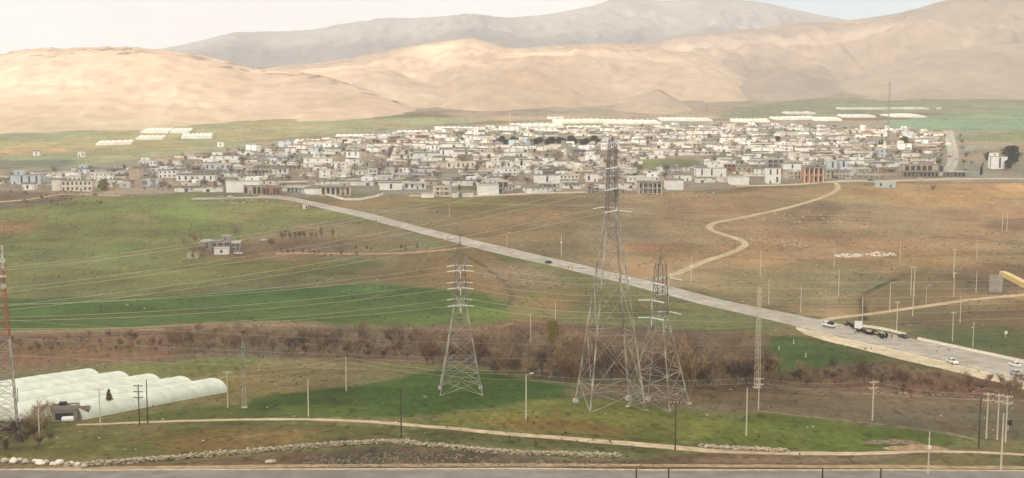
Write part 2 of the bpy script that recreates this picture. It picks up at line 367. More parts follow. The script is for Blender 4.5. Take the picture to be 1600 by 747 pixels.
GROUND_GAIN = 0.95
def make_ground():
    vv = np.concatenate([np.linspace(1250, 760, 40), np.arange(759, 560, -0.9), np.arange(560, 300, -0.9), np.arange(300, 190, -0.9), np.arange(190, 148, -1.0)])
    s = slope(vv)
    prof_y = np.concatenate([np.arange(20, 400, 0.5), np.arange(400, 3200, 1.5)])
    prof_z = np.interp(prof_y, _fy, _fz)
    ang = (prof_z-HC)/prof_y
    mono = np.maximum.accumulate(ang)
    Y = np.interp(s, mono + np.arange(len(mono))*1e-9, prof_y)
    Y = np.concatenate([[-120, -60, -20, 0], Y[Y > 25], [2600, 2900, 3300, 3800, 4600, 6000, 7700]])
    Y = np.unique(np.round(Y, 3))
    a = np.concatenate([np.linspace(-1.1, -0.62, 40)[:-1], np.linspace(-0.62, -0.50, 40)[:-1], np.linspace(-0.50, 0.50, 780)[:-1], np.linspace(0.50, 0.62, 40)[:-1], np.linspace(0.62, 1.1, 40)])
    AA, YY = np.meshgrid(a, Y)
    XX = AA*(np.maximum(YY, 20)+ (YY < 20)*(20-YY)*1.2)
    ZZ = zg(XX, YY)
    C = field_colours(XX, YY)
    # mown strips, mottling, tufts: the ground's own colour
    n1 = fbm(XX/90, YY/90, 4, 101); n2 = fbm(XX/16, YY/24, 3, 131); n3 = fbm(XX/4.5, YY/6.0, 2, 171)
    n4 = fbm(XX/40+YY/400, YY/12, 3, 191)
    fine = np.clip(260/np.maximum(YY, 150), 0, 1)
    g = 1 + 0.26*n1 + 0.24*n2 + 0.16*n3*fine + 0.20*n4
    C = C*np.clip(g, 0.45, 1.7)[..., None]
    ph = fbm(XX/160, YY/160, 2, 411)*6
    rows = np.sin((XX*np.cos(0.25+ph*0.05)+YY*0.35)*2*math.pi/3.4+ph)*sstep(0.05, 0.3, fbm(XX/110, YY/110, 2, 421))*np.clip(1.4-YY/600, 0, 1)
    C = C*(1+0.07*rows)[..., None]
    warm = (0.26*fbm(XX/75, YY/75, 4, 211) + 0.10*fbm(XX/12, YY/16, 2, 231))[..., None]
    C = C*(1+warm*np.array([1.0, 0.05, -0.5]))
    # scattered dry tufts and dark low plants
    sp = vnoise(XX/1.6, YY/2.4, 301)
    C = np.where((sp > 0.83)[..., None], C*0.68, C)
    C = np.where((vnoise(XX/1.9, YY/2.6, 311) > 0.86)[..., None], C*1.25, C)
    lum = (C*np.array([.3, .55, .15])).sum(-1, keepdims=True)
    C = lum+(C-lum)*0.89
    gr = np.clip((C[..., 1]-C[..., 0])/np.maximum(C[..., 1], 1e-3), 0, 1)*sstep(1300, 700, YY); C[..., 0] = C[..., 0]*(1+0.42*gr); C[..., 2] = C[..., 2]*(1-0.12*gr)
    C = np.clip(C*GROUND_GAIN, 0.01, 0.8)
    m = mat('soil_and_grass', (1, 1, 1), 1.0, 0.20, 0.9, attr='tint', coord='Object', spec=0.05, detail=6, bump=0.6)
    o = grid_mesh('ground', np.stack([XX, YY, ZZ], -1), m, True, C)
    struct(o, 'broad valley floor of green and brown fields sloping up to the village', 'ground')
make_ground()

# ------------------------------------------------------------------ hills
def hills(name, label, crest, base, dc, db, rgb, rgb2, n=90, step=5, amp=1.0, shape=1.15, seed=1, back=900, rough=0.2, veg=0.0, gul=1.0, gscale=1.0):
    us = np.arange(crest[0][0], crest[-1][0]+1, step, dtype=float)
    cu = np.array(crest, float); bu = np.array(base, float)
    def sm(a, k=7):
        kk = np.ones(k)/k; return np.convolve(np.pad(a, k//2, 'edge'), kk, 'valid')
    vc = sm(np.interp(us, cu[:, 0], cu[:, 1]), 5); vb = sm(np.interp(us, bu[:, 0], bu[:, 1]), 9)
    f = lambda d: np.interp(us, [p[0] for p in d], [p[1] for p in d]) if isinstance(d, list) else np.full(us.shape, float(d))
    Dc, Db = f(dc), f(db)
    zc = HC + Dc*slope(vc); zb = HC + Db*slope(vb) - 4
    az = azim(us, vc)
    t = np.concatenate([np.linspace(-0.06, 1, n), 1+np.linspace(0.03, 1, 22)])
    T, A = np.meshgrid(t, az, indexing='ij')
    Dcc, Dbb, Zc, Zb = [np.broadcast_to(q, T.shape) for q in (Dc, Db, zc, zb)]
    Y = np.where(T <= 1, Dbb+(Dcc-Dbb)*T, Dcc+(T-1)*back)
    X = A*Y
    tf = np.clip(T, 0, 1)
    sh = 0.55*tf**shape + 0.45*(1-np.cos(tf*math.pi))/2
    Z = Zb+(Zc-Zb)*sh
    Z = np.where(T > 1, Zc-(Zc-Zb+60)*(1-np.cos((T-1)*math.pi))/2, Z)
    Z = np.where(T < 0, Zb+(Zc-Zb)*T*0.4-6, Z)
    hgt = (Zc-Zb)
    env = np.where(T <= 1, np.sin(np.clip(T, 0, 1)*math.pi)**0.8, 0.15)+0.07
    rx, ry = X/(260*gscale), Y/(620*gscale)
    wv = 0.5*fbm(X/500, Y/500, 2, seed+70)
    gl = ridged(rx+wv, ry+wv*0.5, 4, seed)
    gl2 = ridged(X/70+wv*2, Y/160+wv, 3, seed+9)
    Z = Z + env*amp*hgt*(0.22*gul*(gl-0.62) + 0.085*(gl2-0.6) + 0.10*fbm(X/420, Y/420, 3, seed+20))
    Z = Z + amp*2.2*fbm(X/28, Y/28, 3, seed+40)*(T > 0.02)
    Z = Z + rough*16*np.clip(ridged(X/34, Y/46, 3, seed+50)-0.62, 0, 1)*sstep(0.80, 0.93, T)*(T < 1.25)*sstep(0.0, 0.3, fbm(X/120, Y/200, 2, seed+51)+0.12)
    k = fbm(X/240, Y/330, 4, seed+5); k2 = fbm(X/40, Y/60, 3, seed+6)
    mixv = np.clip(0.5+0.8*k+0.35*k2 + 0.5*(gl-0.62), 0, 1)
    C = np.array(rgb)*(1-mixv[..., None]) + np.array(rgb2)*mixv[..., None]
    C = C*(1+0.10*fbm(X/14, Y/22, 2, seed+8))[..., None]
    rock = (fbm(X/22, Y/30, 3, seed+60) > 0.30) & (T > 0.80) & (T < 1.05)
    if rough: C = np.where(rock[..., None], C*(1-rough), C)
    if veg:
        a = (sstep(0.42, 0.0, tf+0.12*k)*veg)[..., None]
        C = C*(1-a)+np.array(S(136, 138, 92))*a
    m = mat('hill_earth', (1, 1, 1), 1.0, 0.10, 0.02, attr='tint', spec=0.05, detail=8)
    o = grid_mesh(name, np.stack([X, Y, Z], -1), m, True, np.clip(C, 0.01, 0.9))
    struct(o, label, 'hill')
    return o
sand = S(212, 188, 163); sand2 = S(196, 169, 143); grey1 = S(184, 168, 150); grey2 = S(164, 148, 134)
hills('hill', 'nearest long sandy hill with a rocky crest above the green plain',
      [(-700,140),(-400,112),(-150,98),(0,86),(40,78),(62,77),(75,75),(110,77),(150,73),(200,75),(260,78),(320,88),(360,97),(390,107),(420,110),(470,112),(520,122),(560,135),(600,150),(650,168),(690,183),(740,196)],
      [(-700,232),(0,224),(220,214),(420,206),(600,200),(740,197)], [(-700,2300),(0,2250),(420,2350),(740,1750)], [(-700,1230),(0,1200),(400,1330),(740,1500)],
      sand, sand2, 110, 4, 0.55, 1.0, 5, rough=0.55, veg=0.35, gul=0.75)
hills('hill', 'smooth sunlit hill in the middle with a broad gully down its face',
      [(360,120),(420,106),(480,100),(540,93),(600,80),(660,68),(720,60),(745,61),(770,70),(800,76),(870,71),(940,68),(1000,70),(1040,76),(1090,84),(1130,95),(1165,112),(1200,140),(1240,165)],
      [(360,200),(600,196),(760,186),(1000,180),(1240,170)], 3100, [(360,1800),(760,1700),(1240,2000)], sand, sand2, 110, 4, 1.0, 1.0, 15, rough=0.25, gul=1.1, veg=0.1)
hills('hill', 'low sandy spur running down from the middle hill to the plain',
      [(440,116),(480,108),(540,104),(580,102),(610,108),(640,122),(690,138),(740,152),(800,158),(860,172),(900,186)],
      [(440,203),(600,198),(760,186),(900,184)], [(440,2500),(900,2000)], [(440,1650),(900,1750)], sand, sand2, 90, 4, 0.8, 0.9, 25, rough=0.1, gul=0.6)
hills('hill', 'small pale conical hill at the foot of the range',
      [(900,186),(935,180),(970,164),(1000,149),(1015,145),(1028,137),(1040,145),(1052,152),(1075,166),(1100,178),(1130,186)],
      [(900,187),(1130,184)], [(900,1900),(1130,1900)], 1650, grey1, S(186,160,128), 60, 3, 0.9, 1.0, 35, rough=0.2, gul=0.5, back=300)
hills('hill', 'low brown spur with small ravines under the tall eastern mountain',
      [(1010,178),(1050,165),(1100,150),(1140,136),(1180,124),(1215,112),(1240,108),(1262,116),(1300,135),(1360,150),(1420,158)],
      [(1010,181),(1180,174),(1420,160)], 2750, [(1010,1800),(1420,2150)], grey1, grey2, 80, 4, 1.0, 1.0, 45, rough=0.15)
hills('hill', 'long brown shoulder of hillside above the greenhouse plain',
      [(1180,168),(1230,160),(1270,148),(1320,126),(1360,110),(1400,97),(1470,80),(1540,74),(1600,68),(1700,58),(2000,60),(2400,90)],
      [(1180,172),(1300,162),(1600,156),(2400,160)], [(1180,2900),(2400,3000)], [(1180,2050),(1600,2250),(2400,2250)], S(186,168,148), S(170,152,132), 90, 5, 1.0, 1.0, 55, rough=0.1)
hills('mountain', 'tall brown mountain rising out of the picture behind the greenhouse plain',
      [(960,90),(1000,76),(1030,70),(1060,64),(1120,54),(1200,45),(1280,36),(1340,30),(1400,21),(1440,10),(1490,-2),(1560,-18),(1700,-36),(2000,-30),(2500,40)],
      [(960,178),(1300,172),(2500,150)], [(960,4000),(2500,4300)], [(960,2100),(1300,2300),(2500,2700)], S(200, 178, 154), grey2, 120, 5, 1.0, 1.0, 65, rough=0.12, gscale=1.3, gul=1.35)  # cloud shade partly put into this mountain's greyer colours
hills('mountain', 'farthest grey mountain ridge along the skyline',
      [(-100,130),(200,92),(250,78),(290,70),(340,57),(370,50),(395,51),(480,48),(540,40),(600,31),(700,25),(750,23),(770,28),(800,30),(870,20),(930,8),(950,1),(1000,-1),(1035,2),(1140,0),(1190,4),(1225,11),(1260,18),(1300,26),(1345,34),(1420,50),(1600,80)],
      [(-100,160),(500,140),(1600,120)], 6200, [(-100,3900),(1600,4300)], S(158,152,146), S(142,136,132), 110, 5, 0.9, 1.0, 75, rough=0.1, gscale=2.2, back=1500)  # haze partly painted in: ridge colours lightened
# ------------------------------------------------------------------ roads, tracks, kerb
def resample(pts, n):
    a = np.array(pts, float); d = np.r_[0, np.cumsum(np.linalg.norm(np.diff(a, axis=0), axis=1))]
    t = np.linspace(0, d[-1], n)
    return np.stack([np.interp(t, d, a[:, k]) for k in range(a.shape[1])], 1)
def smooth_line(pts, it=2):
    pts = [tuple(p) for p in pts]
    for _ in range(it):
        q = [pts[0]]
        for a, b in zip(pts, pts[1:]):
            q += [tuple(.75*x+.25*y for x, y in zip(a, b)), tuple(.25*x+.75*y for x, y in zip(a, b))]
        pts = q+[pts[-1]]
    return pts
def ribbon(name, A, B, m, lift, n=200, k=6, skirt=0.5, crown=0.0, rag=0.0, drop=1.0, wear=None):
    A = resample(smooth_line(A), n); B = resample(smooth_line(B), n)
    s = np.linspace(0, 1, k)[None, :, None]
    P = A[:, None, :]*(1-s)+B[:, None, :]*s
    if rag:
        d = (B-A); L_ = np.linalg.norm(d, axis=1, keepdims=True); u = d/np.maximum(L_, 1e-6)
        P[:, 0] += u*(rag*fbm(A[:, 0]/6, A[:, 1]/6, 3, 5))[:, None]; P[:, -1] += u*(rag*fbm(B[:, 0]/6+30, B[:, 1]/6, 3, 6))[:, None]
    Z = zg(P[..., 0], P[..., 1]) + lift + crown*(1-(2*s[..., 0]-1)**2)
    u = (B-A); u = u/np.maximum(np.linalg.norm(u, axis=1, keepdims=True), 1e-6)
    E0 = A-u*skirt; E1 = B+u*skirt
    if rag: E0 = P[:, 0]-u*skirt; E1 = P[:, -1]+u*skirt
    z0 = zg(E0[:, 0], E0[:, 1])-drop; z1 = zg(E1[:, 0], E1[:, 1])-drop
    Q = np.concatenate([np.c_[E0, z0][:, None], np.concatenate([P, Z[..., None]], -1), np.c_[E1, z1][:, None]], 1)
    C = np.ones(Q.shape)
    if wear:
        t = np.linspace(0, 1, k)[None, :]; n1 = fbm(P[..., 0]/3.5, P[..., 1]/3.5, 3, 77); n2 = fbm(P[..., 0]/14, P[..., 1]/14, 2, 78)
        q = 1+0.16*n1+0.16*n2
        for c_, w_, a_ in wear: q = q*(1+a_*np.exp(-((t-c_)/w_)**2)*(0.7+0.6*n2))
        C[:, 1:-1] = q[..., None]*np.where(q[..., None] < .92, np.array([1.0, .99, .93]), 1.0)
    return grid_mesh(name, Q, m, False, np.clip(C, .3, 1.5))
WR = [(.2, .05, -.10), (.36, .05, -.10), (.64, .05, -.10), (.8, .05, -.10), (0, .05, .12), (1, .05, .12)]; WT = [(.5, .12, -.22), (.0, .12, -.2), (1, .12, -.2), (.27, .08, .08), (.73, .08, .08)]
def hxy(l): return [tuple(hit(u, v)[:2]) for u, v in l]
def offset_line(pts, w):
    a = resample(smooth_line(pts), 120); t = np.gradient(a, axis=0); t /= np.linalg.norm(t, axis=1, keepdims=True)
    nrm = np.stack([-t[:, 1], t[:, 0]], 1)
    ww = np.interp(np.linspace(0, 1, 120), np.linspace(0, 1, len(w)), w) if hasattr(w, '__len__') else np.full(120, w)
    return a+nrm*ww[:, None]/2, a-nrm*ww[:, None]/2

ASPH = mat('worn_asphalt', S(174, 166, 153), 0.9, 0.12, 0.25, rgb2=S(154, 146, 133), attr='tint', bump=0.1, spec=0.2)
GRAV = mat('pale_gravel', S(204, 190, 162), 1.0, 0.15, 0.6, rgb2=S(182, 166, 138), spec=0.1, attr='tint')
DIRT = mat('track_dirt', S(190, 172, 144), 1.0, 0.2, 0.5, rgb2=S(168, 148, 118), spec=0.1, attr='tint')
CONC = mat('pale_concrete', S(196, 190, 178), 0.9, 0.1, 0.7, rgb2=S(176, 168, 154))

up = [(405,305),(440,306),(480,313),(590,337),(700,366),(860,402),(985,432),(1100,462),(1200,484),(1265,497),(1330,511),(1400,524),(1500,545),(1600,565),(1750,596),(2000,648)]
dn = [(405,309),(440,311),(480,319),(590,347),(700,376),(860,413),(985,445),(1100,476),(1200,499),(1262,514),(1330,530),(1400,545),(1500,570),(1600,596),(1750,636),(2000,704)]
ROADUP, ROADDN = hxy(up), hxy(dn)
struct(ribbon('road', ROADUP, ROADDN, ASPH, 0.22, 500, 19, 1.2, 0.08, 0.25, 1.0, WR), 'long grey road crossing the valley diagonally up to the village', 'road')
sa = [(1243,511),(1262,515),(1330,531),(1400,546),(1500,571),(1600,597),(1750,637),(2000,705)]
sb = [(1244,514),(1256,521),(1280,530),(1360,549),(1450,571),(1520,588),(1590,605),(1750,655),(2000,724)]
struct(ribbon('road_shoulder', hxy(sa), hxy(sb), GRAV, 0.14, 300, 13, 1.5, 0, 0.6, 1.0, [(.35, .12, -.15), (.7, .1, -.1)]), 'pale gravel shoulder along the lower side of the valley road', 'road shoulder')
def track(name, px, w, label, m=DIRT, lift=0.07, rag=0.45, k=13):
    A, B = offset_line(hxy(px), w)
    return struct(ribbon(name, A, B, m, lift, 420, k, 0.4, 0, rag, 0.3, WT), label, 'track')
track('dirt_track', [(1022,438),(1040,433),(1066,424),(1092,411),(1140,396),(1158,388),(1166,382),(1162,377),(1145,371),(1122,364),(1108,358),(1108,353),(1118,347),(1180,336),(1230,325),(1270,314),(1298,303),(1309,296),(1310,290),(1302,284)], [4.6, 4.2, 4.0, 3.5], 'pale dirt track winding in a zigzag from the road up to the village')
track('dirt_track', [(1282,502),(1300,497),(1350,492),(1400,485),(1450,478),(1500,470),(1560,464),(1600,461),(1680,452)], [4.5, 4.2, 4.5], 'straight dirt track branching off the road toward the yellow wall')
track('dirt_track', [(120,664),(180,662),(250,659),(320,657),(400,655),(480,655),(560,658),(640,664),(740,673),(840,682),(940,690),(1040,698),(1100,704),(1180,707),(1260,709),(1330,709),(1390,708),(1440,705),(1520,706),(1620,712)], [1.6, 1.9, 2.2, 2.6, 3.2, 3.0, 2.0, 1.4], 'narrow dirt track curving across the foreground meadow')
track('dirt_track', [(20,735),(140,731),(300,730),(480,728),(700,727),(1000,727),(1300,729),(1700,731)], 2.0, 'dusty verge strip beside the nearest road', mat('verge_dust', S(160, 136, 104), 1, 0.2, 0.6), 0.05, 0.5)
track('village_street', [(300,311),(345,310),(390,309),(420,308)], 6, 'pale street running along the front of the village', ASPH, 0.2, 0.2)
track('village_street', [(1470,276),(1487,262),(1490,245),(1488,230),(1484,216),(1481,204)], [9, 10, 11, 12], 'straight pale street climbing away between bare trees at the village edge', ASPH, 0.25, 0.2)
track('village_street', [(1150,291),(1240,289),(1300,284),(1360,283),(1450,281),(1530,279),(1700,278)], 6, 'pale road passing the front of the shop arcade', GRAV, 0.2, 0.3)
track('village_street', [(640,306),(740,307),(830,302),(930,300)], 5, 'dusty lane below the middle of the village front', GRAV, 0.15, 0.4)
track('dirt_track', [(-60,318),(0,316),(60,310),(100,302),(190,306)], 3, 'faint dirt lane under the western houses', DIRT, 0.12, 0.6)
track('dirt_track', [(430,396),(500,396),(560,397),(640,396),(700,390),(760,383)], 3, 'pinkish farm lane running from the farmhouse to the road', mat('lane_dirt', S(170, 134, 106), 1, 0.2, 0.5), 0.12, 0.5)
# nearest road with its kerb
A = hxy([(-300,737.5),(100,736.5),(500,735.5),(900,735.5),(1300,737),(1600,738),(1900,739)])
A = resample(A, 60)
B = np.c_[A[:, 0], A[:, 1]-7.4]
NEARASPH = mat('near_asphalt', S(132, 124, 116), 0.85, 0.1, 0.3, rgb2=S(120, 112, 104), bump=0.1, spec=0.25, attr='tint')
struct(ribbon('road', A, B, NEARASPH, 0.10, 700, 15, 1, 0.05, 0, 1.0, WR), 'grey road across the very front', 'road')
KA = np.c_[A[:, 0], A[:, 1]+0.75]; KB = np.c_[A[:, 0], A[:, 1]+0.05]
struct(ribbon('kerb', KA, KB, mat('kerb_concrete', S(190, 176, 150), 0.95, 0.15, 0.8), 0.24, 160, 3, 0.03), 'long pale concrete kerb edging the nearest road', 'kerb')
nr = NEAR_Y = A
# ------------------------------------------------------------------ power pylons, masts, poles, wires
STEEL = mat('galvanised_steel', S(186, 179, 166), 0.6, 0.18, 0.35, rgb2=S(122, 114, 102), metal=0.1)
DKSTEEL = mat('dark_steel', S(126, 118, 108), 0.7, 0.25, 0.4, metal=0.1)  # darker steel tone for tower heads, chassis and bumpers
GLASSW = mat('white_insulator', S(238, 236, 228), 0.3, 0.05, 2)
REDP = mat('red_mast_paint', S(166, 98, 80), 0.7, 0.15, 0.8)
WHTP = mat('white_mast_paint', S(190, 184, 172), 0.7, 0.1, 0.8)
def lattice(body_levels, r_leg, r_br, legs_mb, br_mb, zig=False, mi=None):
    """body_levels: (z, half width); fills four corner legs and face bracing"""
    for (z0, w0), (z1, w1) in zip(body_levels, body_levels[1:]):
        c0 = [(-w0, -w0, z0), (w0, -w0, z0), (w0, w0, z0), (-w0, w0, z0)]; c1 = [(-w1, -w1, z1), (w1, -w1, z1), (w1, w1, z1), (-w1, w1, z1)]
        m = mi(z0) if mi else None
        for i in range(4):
            j = (i+1) % 4
            if legs_mb is not None: legs_mb[i].tube(c0[i], c1[i], r_leg, r_leg, 4, m)
            br_mb.tube(c0[i], c1[j], r_br, r_br, 4, m, False)
            if not zig: br_mb.tube(c0[j], c1[i], r_br, r_br, 4, m, False)
            br_mb.tube(c1[i], c1[j], r_br, r_br, 4, m, False)
def string(mb, p, q, r=0.13, n=9):
    p = Vector(p); q = Vector(q)
    mb.tube(p, q, 0.05, 0.05, 5)
    for i in range(n):
        a = p.lerp(q, (i+0.15)/n); b = p.lerp(q, (i+0.75)/n)
        mb.tube(a, b, r, r*0.75, 7)
def arm(mb, y0, y1, z, hw, rise):
    """tapering lattice cross arm along y"""
    tip = (0, y1, z)
    for sx in (-1, 1):
        mb.tube((sx*hw, y0, z), tip, 0.07, 0.07, 4); mb.tube((sx*hw, y0, z+rise), tip, 0.06, 0.06, 4)
        for k in (0.33, 0.66):
            a = Vector((sx*hw, y0, z)).lerp(Vector(tip), k); b = Vector((sx*hw, y0, z+rise)).lerp(Vector(tip), k)
            mb.tube(a, b, 0.04, 0.04, 4)
    mb.tube((-hw*.67, y0+(y1-y0)*.33, z), (hw*.67, y0+(y1-y0)*.33, z), 0.04, 0.04, 4)
def tension_pylon(pxfoot, Ht, bw, rz, label):
    loc = pxfoot
    root = empty('power_pylon', loc, rz, label, 'power pylon', 'lattice power pylons')
    s = Ht/35.0; hb = bw/2; waist = 19.5*s; top = 30.5*s; ww = 1.25*s
    lv = [(0.35, hb)]
    for t in (0.17, 0.38, 0.62, 0.82, 1.0): lv.append((waist*t, hb+(ww-hb)*t))
    cage = [(waist, ww), (waist+3.7*s, ww*.95), (waist+7.4*s, ww*.85), (top, ww*.7)]
    legs = [MB() for _ in range(4)]; br = MB(); cg = MB()
    lattice(lv, 0.13*s, 0.05*s, legs, br)
    # small redundant members low in the legs
    for (x, y) in ((-1, -1), (1, -1), (1, 1), (-1, 1)):
        z1 = waist*0.17; w1 = hb+(ww-hb)*0.17
        br.tube((x*hb, y*hb, .35), (0, y*w1, z1), 0.05*s, 0.05*s, 4); br.tube((x*hb, y*hb, .35), (x*w1, 0, z1), 0.05*s, 0.05*s, 4)
    lattice(cage, 0.11*s, 0.05*s, [cg]*4, cg)
    cg.tube((0, 0, top), (0, 0, Ht), 0.12*s, 0.05*s, 5)
    for x in (-1, 1):
        for y in (-1, 1): cg.tube((x*ww*.7, y*ww*.7, top), (0, 0, top+2.2*s), 0.07*s, 0.06*s, 4)
    for l in legs: l.build('leg', STEEL, root)
    br.build('bracing', STEEL, root); cg.build('tower_body', DKSTEEL, root)
    for x in (-1, 1):
        for y in (-1, 1):
            f = MB(); f.box(x*hb-.55, x*hb+.55, y*hb-.55, y*hb+.55, -1.2, .38, taper=.12); f.build('footing', CONC, root)
    pts = []
    for z in (waist+0.3*s, waist+4.0*s, waist+7.7*s):
        for sg in (-1, 1):
            y1 = sg*4.3*s; a = MB(); arm(a, sg*ww*.9, y1, z, ww*.8, 1.3*s); a.build('cross_arm', STEEL, root)
            for sx in (-1, 1):
                i_ = MB(); string(i_, (sx*.25, y1, z), (sx*3.3, y1, z-.3), 0.17, 8); i_.build('insulator', GLASSW, root)
                pts.append((sx, sg, z, (sx*3.35, y1, z-.3)))
            j = MB(); string(j, (0, y1*.93, z-.1), (0, y1*.93, z-2.1), 0.12, 6); j.build('insulator', GLASSW, root)
            w = MB(); n = 10
            ps = [Vector((-3.3, y1, z-.3)).lerp(Vector((3.3, y1, z-.3)), k/n) - Vector((0, 0, 1.9*(1-(2*k/n-1)**2))) for k in range(n+1)]
            w.poly(ps, 0.03, 4); w.build('jumper_wire', STEEL, root)
    M = Matrix.Translation(loc) @ Matrix.Rotation(rz, 4, 'Z')
    return root, [(a, b, c, M @ Vector(p)) for a, b, c, p in pts], M @ Vector((0, 0, Ht))

c1 = (hit(674, 625)+hit(762, 602))/2
P1 = tension_pylon(Vector((c1.x, c1.y, float(zg(c1.x, c1.y)))), 41.0, 10.5, math.radians(4), 'lattice pylon on the dark green meadow, standing apart with white insulator bars')
c3 = hit(1029, 634)
P3 = tension_pylon(Vector((c3.x, c3.y, float(zg(c3.x, c3.y)))), 38.5, 10.8, math.radians(-33), 'shorter lattice pylon with three insulator levels overlapping the foot of the tallest tower')

def tall_pylon():
    p = hit(953, 634); loc = Vector((p.x, p.y, float(zg(p.x, p.y))))
    Ht = 60.5; hb = 6.6; rz = math.radians(11)
    root = empty('power_pylon', loc, rz, 'tallest lattice power pylon with wide open legs and narrow head reaching the village', 'power pylon', 'lattice power pylons')
    waist, ww = 46.0, 1.15
    ts = [0.0, 0.10, 0.38, 0.62, 0.80, 0.92, 1.0]
    lv = [(0.35+(waist-0.35)*t, hb+(ww-hb)*t) for t in ts]
    legs = [MB() for _ in range(4)]; br = MB(); cg = MB()
    lattice(lv[1:], 0.19, 0.065, legs, br, zig=False)
    lattice(lv[:2], 0.21, 0.065, legs, br)
    for k in (1, 2):                       # secondary members beside the legs
        (z0, w0), (z1, w1) = lv[k], lv[k+1]
        zm = (z0+z1)/2; wm = (w0+w1)/2
        for x in (-1, 1):
            for y in (-1, 1):
                br.tube((x*wm, y*wm, zm), (x*w0*.45, y*w0, z0+(z1-z0)*.22), 0.045, 0.045, 4); br.tube((x*wm, y*wm, zm), (x*w0, y*w0*.45, z0+(z1-z0)*.22), 0.045, 0.045, 4)
    cage = [(waist, ww)]
    z = waist
    while z < 59.0: z += 2.5; cage.append((z, ww*(1-0.28*(z-waist)/13.5)))
    lattice(cage, 0.14, 0.055, [cg]*4, cg)
    tp = cage[-1][0]
    cg.tube((0, 0, tp), (0, 0, Ht+3.2), 0.14, 0.05, 5)
    for x in (-1, 1):
        for y in (-1, 1): cg.tube((x*.8, y*.8, tp), (0, 0, tp+2.2), 0.08, 0.07, 4)
    for l in legs: l.build('leg', STEEL, root)
    br.build('bracing', STEEL, root); cg.build('tower_body', DKSTEEL, root)
    for x in (-1, 1):
        for y in (-1, 1):
            f = MB(); f.box(x*hb-.7, x*hb+.7, y*hb-.7, y*hb+.7, -1.2, .4, taper=.15); f.build('footing', CONC, root)
    pts = []
    for z in (46.6, 51.6, 56.4):
        for sg in (-1, 1):
            y1 = sg*5.2; a = MB(); arm(a, sg*ww*.85, y1, z, ww*.75, 1.5); a.build('cross_arm', STEEL, root)
            for sx in (-1, 1):
                i_ = MB(); string(i_, (sx*.25, y1, z), (sx*3.2, y1, z-.45), 0.16, 9); i_.build('insulator', GLASSW, root)
                pts.append((sx, sg, z, (sx*3.25, y1, z-.45)))
            w = MB(); n = 10
            w.poly([Vector((-3.2, y1, z-.45)).lerp(Vector((3.2, y1, z-.45)), k/n) - Vector((0, 0, 2.0*(1-(2*k/n-1)**2))) for k in range(n+1)], 0.035, 4); w.build('jumper_wire', STEEL, root)
    M = Matrix.Translation(loc) @ Matrix.Rotation(rz, 4, 'Z')
    return root, [(a, b, c, M @ Vector(p)) for a, b, c, p in pts], M @ Vector((0, 0, Ht+3))
P2 = tall_pylon()

def red_white_mast():
    p = hit(12, 688); loc = Vector((p.x, p.y, float(zg(p.x, p.y)))); k = ppm(loc)
    Ht = 305/k; root = empty('lattice_mast', loc, math.radians(20), 'red and white painted lattice tower cut by the picture edge above the bare trees', 'lattice tower')
    hb = 2.1; top = 0.75
    n = 17; lv = [(Ht*i/n, hb+(top-hb)*min(1, i/n*1.15)) for i in range(n+1)]
    legs = [MB() for _ in range(4)]; br = MB()
    band = lambda z: (2, 1, 0)[0 if z/Ht < .49 else (1 if z/Ht < .84 else 2)]
    lattice(lv, 0.12, 0.045, legs, br, mi=band)
    for l in legs: l.build('leg', [WHTP, REDP, STEEL], root)
    br.build('bracing', [WHTP, REDP, STEEL], root)
    pl = MB(); pl.box(-1.2, 1.2, -1.2, 1.2, Ht*.845, Ht*.85); pl.build('platform', WHTP, root)
    for (x, z) in ((.8, .93), (-.8, .90), (.7, .80)):
        d = MB(); d.tube((x, -.9, Ht*z), (x, -1.15, Ht*z), 0.55, 0.5, 14); d.build('antenna_dish', WHTP, root)
    a = MB(); a.tube((0, 0, Ht), (0, 0, Ht+2), .05, .03, 5); a.build('antenna_rod', WHTP, root)
    return loc, Ht
ML, MH = red_white_mast()

def wire(a, b, sag, label, r=0.034, n=28, group='power lines'):
    a = Vector(a); b = Vector(b); mb = MB()
    mb.poly([a.lerp(b, k/n) - Vector((0, 0, sag*4*(k/n)*(1-k/n))) for k in range(n+1)], r, 4)
    o = mb.build('power_line', WIRE); return tag(o, label, 'power line', group)
WIRE = mat('aluminium_wire', S(182, 174, 150), 0.5, 0.05, 0.5, metal=0.1)
def side(P, sx): return [p for p in P[1] if p[0] == sx]
lvn = ['lowest', 'middle', 'upper']
west = []
for (v0, dy) in ((420, 0), (424, 3), (452, 0), (458, 3), (476, 0), (487, 3)): west.append((v0, dy))
def left_pt(v, D):
    a = azim(-90, v); return Vector((a*D, D, HC + D*slope(v)))
lefts2 = [487, 480, 460, 454, 425, 421]
i = 0
for q in sorted(side(P2, -1), key=lambda q: (q[2], q[1])):
    wire(left_pt(lefts2[i]+7, 238+q[1]*5), q[3], 2.6, f"{lvn[i//2]} level wire from the tallest pylon toward the picture edge, {'nearer' if q[1] < 0 else 'farther'} of its pair"); i += 1
lefts1 = [498, 505, 488, 483, 462, 466]
i = 0
for q in sorted(side(P1, -1), key=lambda q: (q[2], q[1])):
    wire(left_pt(lefts1[i]+14, 244+q[1]*5), q[3], 2.0, f"{lvn[i//2]} level wire from the pylon on the dark green meadow westward, {'nearer' if q[1] < 0 else 'farther'} of its pair"); i += 1
for n_, (qa, qb) in enumerate(zip(sorted(side(P1, 1), key=lambda q: (q[2], q[1])), sorted(side(P3, -1), key=lambda q: (q[2], q[1])))):
    wire(qa[3], qb[3], 1.4, f"{lvn[n_//2]} level wire strung between the two shorter pylons, {'nearer' if qa[1] < 0 else 'farther'} of its pair", 0.035)
